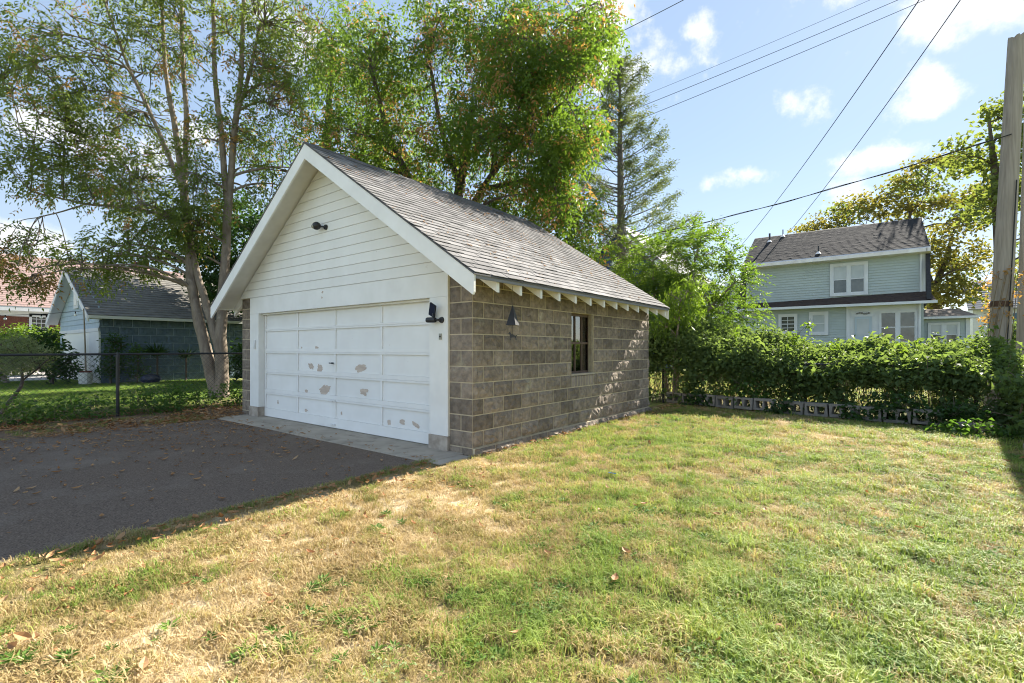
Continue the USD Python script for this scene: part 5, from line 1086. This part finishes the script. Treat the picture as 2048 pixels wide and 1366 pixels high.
# ------------------------------------------------------------------ grass, weeds in the lawn, fallen leaves (uncountable: point instancers)
def instancer(name, label, cat, protos, pos, yaw, scale, idx, tilt=None, parent='/World', kind='stuff'):
    path = npath(parent, name); pi = UsdGeom.PointInstancer.Define(stage, path); _origin[path] = np.zeros(3)
    UsdGeom.Scope.Define(stage, path + '/prototypes')
    tg = []
    for k, (pn, mb, mt) in enumerate(protos):
        p = f'{path}/prototypes/{pn}_{k:03d}' if k else f'{path}/prototypes/{pn}'
        usdkit.mesh(stage, p, (np.vstack(mb.v), np.vstack(mb.f)), MAT[mt]); tg.append(p)
    pi.CreatePrototypesRel().SetTargets([Sdf.Path(x) for x in tg])
    pi.CreateProtoIndicesAttr(Vt.IntArray.FromNumpy(np.asarray(idx, np.int32))); pi.CreatePositionsAttr(Vt.Vec3fArray.FromNumpy(np.asarray(pos, np.float32)))
    n = len(pos); yaw = np.asarray(yaw); tl = np.zeros((n, 2)) if tilt is None else tilt
    cy, sy = np.cos(yaw / 2), np.sin(yaw / 2); ct, st_ = np.cos(tl[:, 0] / 2), np.sin(tl[:, 0] / 2); ax, ay = np.cos(tl[:, 1]), np.sin(tl[:, 1])
    # tilt about a level axis after the turn
    w = ct * cy; x = st_ * ax * cy + st_ * ay * sy; y = st_ * ay * cy - st_ * ax * sy; z = ct * sy
    pi.CreateOrientationsAttr(Vt.QuathArray([Gf.Quath(float(a), float(b), float(c), float(d)) for a, b, c, d in zip(w, x, y, z)]))
    pi.CreateScalesAttr(Vt.Vec3fArray.FromNumpy(np.repeat(np.asarray(scale, np.float32)[:, None], 3, 1)))
    tag(path, label, cat, None, kind)
gr = np.random.default_rng(90)
def tuft(n, h, spread, lean, w):
    m = MB(); V, F = [], []
    for i in range(n):
        a = gr.uniform(0, 6.28); p = np.array([gr.normal(0, spread), gr.normal(0, spread), -.005]); hh = h * gr.uniform(.5, 1.2); ln = lean * gr.uniform(.3, 1.3)
        d = np.array([math.cos(a), math.sin(a), 0]); s = np.array([-d[1], d[0], 0]) * w * gr.uniform(.6, 1.2)
        q = p + d * ln * hh * .45 + EZ * hh * .62; tip = p + d * ln * hh * 1.15 + EZ * hh * (1.0 - .42 * min(ln, 1.6))
        V += [p - s, p + s, q + s * .8, q - s * .8, tip]; b = len(V) - 5; F += [(b, b + 1, b + 2), (b, b + 2, b + 3), (b + 3, b + 2, b + 4)]
    return m.add(V, F)
def rosette(n, L, wd, el):
    m = MB(); a = np.arange(n) * 2.4 + gr.normal(0, .2, n); d = np.stack([np.cos(a), np.sin(a), el + gr.normal(0, .15, n)], -1)
    leaves(m, np.zeros((n, 3)) + d * .01, d, np.tile([0, 0, 1.0], (n, 1)), L * gr.uniform(.6, 1.15, n), wd * gr.uniform(.7, 1.1, n), .18); return m
def clover(n, rad, sz):
    m = MB(); P = np.stack([gr.normal(0, rad, n), gr.normal(0, rad, n), gr.uniform(.012, .05, n)], -1)
    for k in range(3):
        a = gr.uniform(0, 6.28, n) + k * 2.09; leaves(m, P, np.stack([np.cos(a), np.sin(a), gr.normal(.1, .2, n)], -1), np.tile([0, 0, 1.0], (n, 1)) + gr.normal(0, .3, (n, 3)), sz, sz * .85, .1)
    return m
protos = [('grass_tuft', tuft(18, .066, .024, .75, .0028), 'blade_green'), ('grass_tuft', tuft(16, .080, .028, .9, .0026), 'blade_green'), ('grass_tuft', tuft(18, .062, .028, .95, .0026), 'blade_olive'), ('grass_tuft', tuft(15, .078, .026, .8, .0026), 'blade_olive'),
          ('dry_tuft', tuft(20, .050, .034, 1.5, .0024), 'blade_dry'), ('dry_tuft', tuft(18, .060, .030, 1.2, .0024), 'blade_dry'), ('long_tuft', tuft(12, .14, .028, 1.0, .0032), 'blade_green')]
# density by distance, over the lawn the photograph can see and a step to the sides
X0, X1, Yl0, Yl1 = -.22, 6.4, -6.5, 7.5
def scatter(dens, seed, x0=X0, x1=X1, y0=Yl0, y1=Yl1):
    r = np.random.default_rng(seed); area = (x1 - x0) * (y1 - y0); N = int(area * dens(0.0)); p = np.stack([r.uniform(x0, x1, N), r.uniform(y0, y1, N)], -1)
    rel = p - EYE[:2]; dist = np.linalg.norm(rel, axis=1); dep = rel @ np.array([-SN, CS]); lat = np.abs(rel @ np.array([CS, SN]))
    ok = (dep > -.5) & (lat < dep * 1.25 + 2.0) & (r.random(N) < dens(dist) / dens(0.0))
    ok &= ~((p[:, 0] < .03) & (p[:, 1] > -.58))
    return p[ok], dist[ok], r
dens = lambda d: 1000 / (1 + (np.maximum(np.asarray(d) - 2.2, 0) / 2.6) ** 1.5)
p, dist, r = scatter(dens, 91)
dry = lawn_dry(p[:, 0], p[:, 1]) + r.normal(0, .27, len(p)); nz = meshkit.fbm(np.stack([p[:, 0] * 1.7, p[:, 1] * 1.7, 0 * p[:, 0]], -1), 3, 33)
idx = np.where(dry > .60, r.integers(4, 6, len(p)), np.where(dry > .26, r.integers(2, 4, len(p)), r.integers(0, 2, len(p))))
idx = np.where((r.random(len(p)) < .008) & (p[:, 0] > 2), 6, idx); keep = r.random(len(p)) > np.clip((dry - .72) * 1.5, 0, .55); p, dist, idx, nz = p[keep], dist[keep], idx[keep], nz[keep]
cl = meshkit.fbm(np.stack([p[:, 0] * 5.5, p[:, 1] * 5.5, 0 * p[:, 0]], -1), 2, 35)
sc = r.uniform(.6, 1.15, len(p)) * np.clip(.25 + 1.0 * cl + .45 * nz, .4, 1.5) * np.clip(.55 + p[:, 0] * 1.6, .62, 1) * np.clip((7.15 - .16 * p[:, 0] - p[:, 1]) * 2.2, .35, 1) * (1 + np.clip(dist - 4, 0, 8) * .03)
z = -.004 + .03 * (meshkit.fbm(np.stack([p[:, 0], p[:, 1], 0 * p[:, 0]], -1) * 1.3, 3, 3) - .5)
instancer('grass', 'short sunlit lawn grass, green to straw-dry, beside the garage and driveway', 'grass', protos, np.column_stack([p, z]), r.uniform(0, 6.28, len(p)), sc, idx)
# broad-leaved weeds and clover
p, dist, r = scatter(lambda d: 42 / (1 + (np.maximum(np.asarray(d) - 3, 0) / 5) ** 1.5), 92)
nz = meshkit.fbm(np.stack([p[:, 0] * .9, p[:, 1] * .9, 0 * p[:, 0]], -1), 3, 12); keep = nz + .10 * np.clip(p[:, 0] - 2, -1, 2) > .50; p, r2 = p[keep], r
wp_ = [('weed', rosette(9, .085, .032, .45), 'blade_weed'), ('weed', rosette(13, .06, .020, .6), 'blade_weed'), ('clover', clover(26, .075, .017), 'blade_clover'), ('clover', clover(18, .06, .024), 'blade_weed')]
extra = np.array([(2.15, -2.45), (2.05, -2.62), (1.55, -2.95), (1.62, -3.02), (2.62, -2.2), (2.7, -2.35), (2.55, -2.3), (2.65, -2.45), (1.0, -3.4), (1.1, -2.2), (1.15, -2.1), (.9, -2.0), (2.9, -1.5), (2.95, -1.45), (1.9, -3.4), (2.0, -3.35), (3.4, -2.3), (3.45, -2.35)])
p = np.vstack([p] + [extra + r.normal(0, .03, extra.shape) for _ in range(3)])
instancer('lawn_weeds', 'broad-leaved weeds and clover scattered through the lawn', 'weeds', wp_, np.column_stack([p, np.full(len(p), .002)]), r.uniform(0, 6.28, len(p)), r.uniform(.4, .85, len(p)), np.where(p[:, 0] < 2.4, r.integers(0, 2, len(p)), r.integers(0, 4, len(p))))
# fringe of grass hanging over the driveway edge
n = 620; r = np.random.default_rng(93); yy = r.uniform(-7, -.5, n); p = np.stack([-.20 + r.normal(0, .035, n), yy, np.full(n, 0.0)], -1)
instancer('edge_grass', 'ragged grass hanging over the right edge of the driveway', 'grass', [protos[2], protos[4], protos[0]], p, r.uniform(0, 6.28, n), r.uniform(.5, .95, n), r.integers(0, 3, n))
n = 2600; r = np.random.default_rng(94); p = np.stack([r.uniform(-7.6, -5.95, n), r.uniform(-7, 2.5, n), np.full(n, -.01)], -1); k = meshkit.fbm(p * [1.4, 1.0, 1], 3, 2) > .5; p = p[k]; n = len(p)
instancer('verge_grass', 'thin patchy grass on the leaf-strewn strip between driveway and fence', 'grass', [protos[2], protos[0], protos[4]], p, r.uniform(0, 6.28, n), r.uniform(.6, 1.1, n), r.integers(0, 3, n))
n = 34000; r = np.random.default_rng(95); p = np.stack([r.uniform(-24, -8.1, n), r.uniform(-9, 4.5, n), np.full(n, -.03)], -1)
rel = p[:, :2] - EYE[:2]; dep = rel @ np.array([-SN, CS]); lat = np.abs(rel @ np.array([CS, SN])); k = (lat < dep * 1.15 + 1) & ~((p[:, 0] < -19.5) & (p[:, 1] > .6)); p = p[k]; n = len(p)
protosN = [('yard_tuft', tuft(16, .085, .07, .8, .0045), 'blade_weed'), ('yard_tuft', tuft(16, .075, .075, .9, .0045), 'blade_green')]
instancer('yard_lawn', 'lush green lawn of the neighbour behind the chain-link fence', 'grass', protosN, p, r.uniform(0, 6.28, n), r.uniform(.7, 1.2, n), (r.random(n) < .6).astype(int))
n = 9000; r = np.random.default_rng(96); p = np.stack([r.uniform(-6, 14, n), r.uniform(9.2, 23.5, n), np.full(n, -.03)], -1)
instancer('far_lawn', 'sunlit lawn of the blue-green house glimpsed through the hedge', 'grass', [('far_tuft', tuft(16, .11, .11, .8, .007), 'blade_green'), ('far_tuft', tuft(16, .10, .11, .8, .007), 'blade_olive')], p, r.uniform(0, 6.28, n), r.uniform(.7, 1.3, n), r.integers(0, 2, n))
# fallen leaves
def fallen(L, wd, curl):
    m = MB(); k = 4; V, F = [], []
    for i in range(k + 1):
        s = i / k; wv = wd * math.sin(math.pi * min(max(s, .04), .97)) ** .8 * .5; zc = curl * L * (s - .5) ** 2 * 2
        V += [(L * (s - .5), -wv, zc + abs(wv) * .5), (L * (s - .5), 0, zc), (L * (s - .5), wv, zc + abs(wv) * .45)]
    for i in range(k):
        b = i * 3; F += [(b, b + 3, b + 4, b + 1), (b + 1, b + 4, b + 5, b + 2)]
    return m.add(V, F)
lp = [('fallen_leaf', fallen(.085, .034, .5), 'fallen'), ('fallen_leaf', fallen(.06, .030, -.4), 'fallen'), ('fallen_leaf', fallen(.11, .05, .35), 'fallen'), ('fallen_leaf', fallen(.05, .022, .6), 'fallen')]
def litter(name, label, P, seed, smin=.6, smax=1.1, tilt=.25):
    r = np.random.default_rng(seed); n = len(P)
    instancer(name, label, 'fallen leaves', lp, P, r.uniform(0, 6.28, n), r.uniform(smin, smax, n), r.integers(0, 4, n), np.stack([np.abs(r.normal(0, tilt, n)), r.uniform(0, 6.28, n)], -1))
r = np.random.default_rng(97)
n = 3000; x = -6.0 + np.abs(r.gamma(1.4, 1.5, n)); y = r.uniform(-6.5, -.65, n); k = (x < -.3) & (r.random(n) < .33 + .6 * np.exp((y + .6) / 2.2)); P = np.stack([x[k], y[k], np.full(k.sum(), .016)], -1); litter('driveway_leaves', 'brown leaves scattered over the asphalt driveway', P, 98, .4, .8, .18)
n = 5200; P = np.stack([r.uniform(-8.6, -5.85, n), r.uniform(-7.0, 3.2, n), r.uniform(.0, .03, n)], -1); P = P[(meshkit.fbm(P * [1.2, .8, 1], 3, 6) > .40)]; litter('fence_leaves', 'thick drift of brown leaves along the strip by the chain-link fence', P, 99, .6, 1.15, .4)
n = 620; y = r.uniform(-6.5, -.6, n); x = -.15 + np.abs(r.normal(0, .22, n)) + np.where(r.random(n) < .35, r.uniform(0, 1.6, n), 0); P = np.stack([x, y, np.full(n, .035)], -1); litter('lawn_leaves', 'pale brown leaves lying on the lawn beside the driveway', P, 100, .4, .8, .35)
n = 160; P = np.stack([r.uniform(.2, 5.6, n), r.uniform(-4.2, 6.8, n), np.full(n, .035)], -1); litter('stray_leaves', 'few stray leaves spread over the open lawn', P, 101, .5, .9, .4)
n = 190; P = np.stack([.05 + np.abs(r.normal(0, .09, n)), r.uniform(.1, 6.6, n), np.full(n, .02)], -1); litter('wall_leaves', 'leaf litter gathered along the foot of the block wall', P, 102, .5, .9, .3)
n = 70; P = np.stack([r.uniform(-6, -.3, n), -.58 + np.abs(r.normal(0, .12, n)), np.full(n, .024)], -1); litter('apron_leaves', 'small leaves on the concrete apron in front of the door', P[P[:, 1] < -.08], 103, .4, .8, .15)
n = 900; yy = r.uniform(YF, YB, n); tt = r.uniform(.15, slope_len, n); q = np.stack([yy * .9, tt * .9, 0 * yy], -1); k = (meshkit.fbm(q * 1.1, 3, 8) > .53); yy, tt = yy[k], tt[k]
P = np.array([XR, 0, ZR]) + np.stack([ud[0] * tt + un[0] * .018, yy, ud[2] * tt + un[2] * .018], -1)
n = len(P); instancer('roof_leaves', 'orange leaves caught on the right slope of the garage roof', 'fallen leaves', lp, P, r.uniform(0, 6.28, n), r.uniform(.35, .7, n), r.integers(0, 4, n), np.stack([np.full(n, math.atan(SL)), np.full(n, math.pi / 2)], -1))
sc_ = thing('plastic_scrap', 'tiny bright blue plastic scrap lying on the lawn', 'litter', (1.78, .18, .03)); MB().hexa([(1.755, .17, .03), (1.755, .17, .033), (1.76, .19, .033), (1.76, .19, .037), (1.79, .16, .04), (1.79, .16, .044), (1.81, .18, .03), (1.81, .18, .033)]).tube([(1.80, .17, .035), (1.835, .195, .032)], .004, 5).build('strip', 'blue_plastic', sc_)
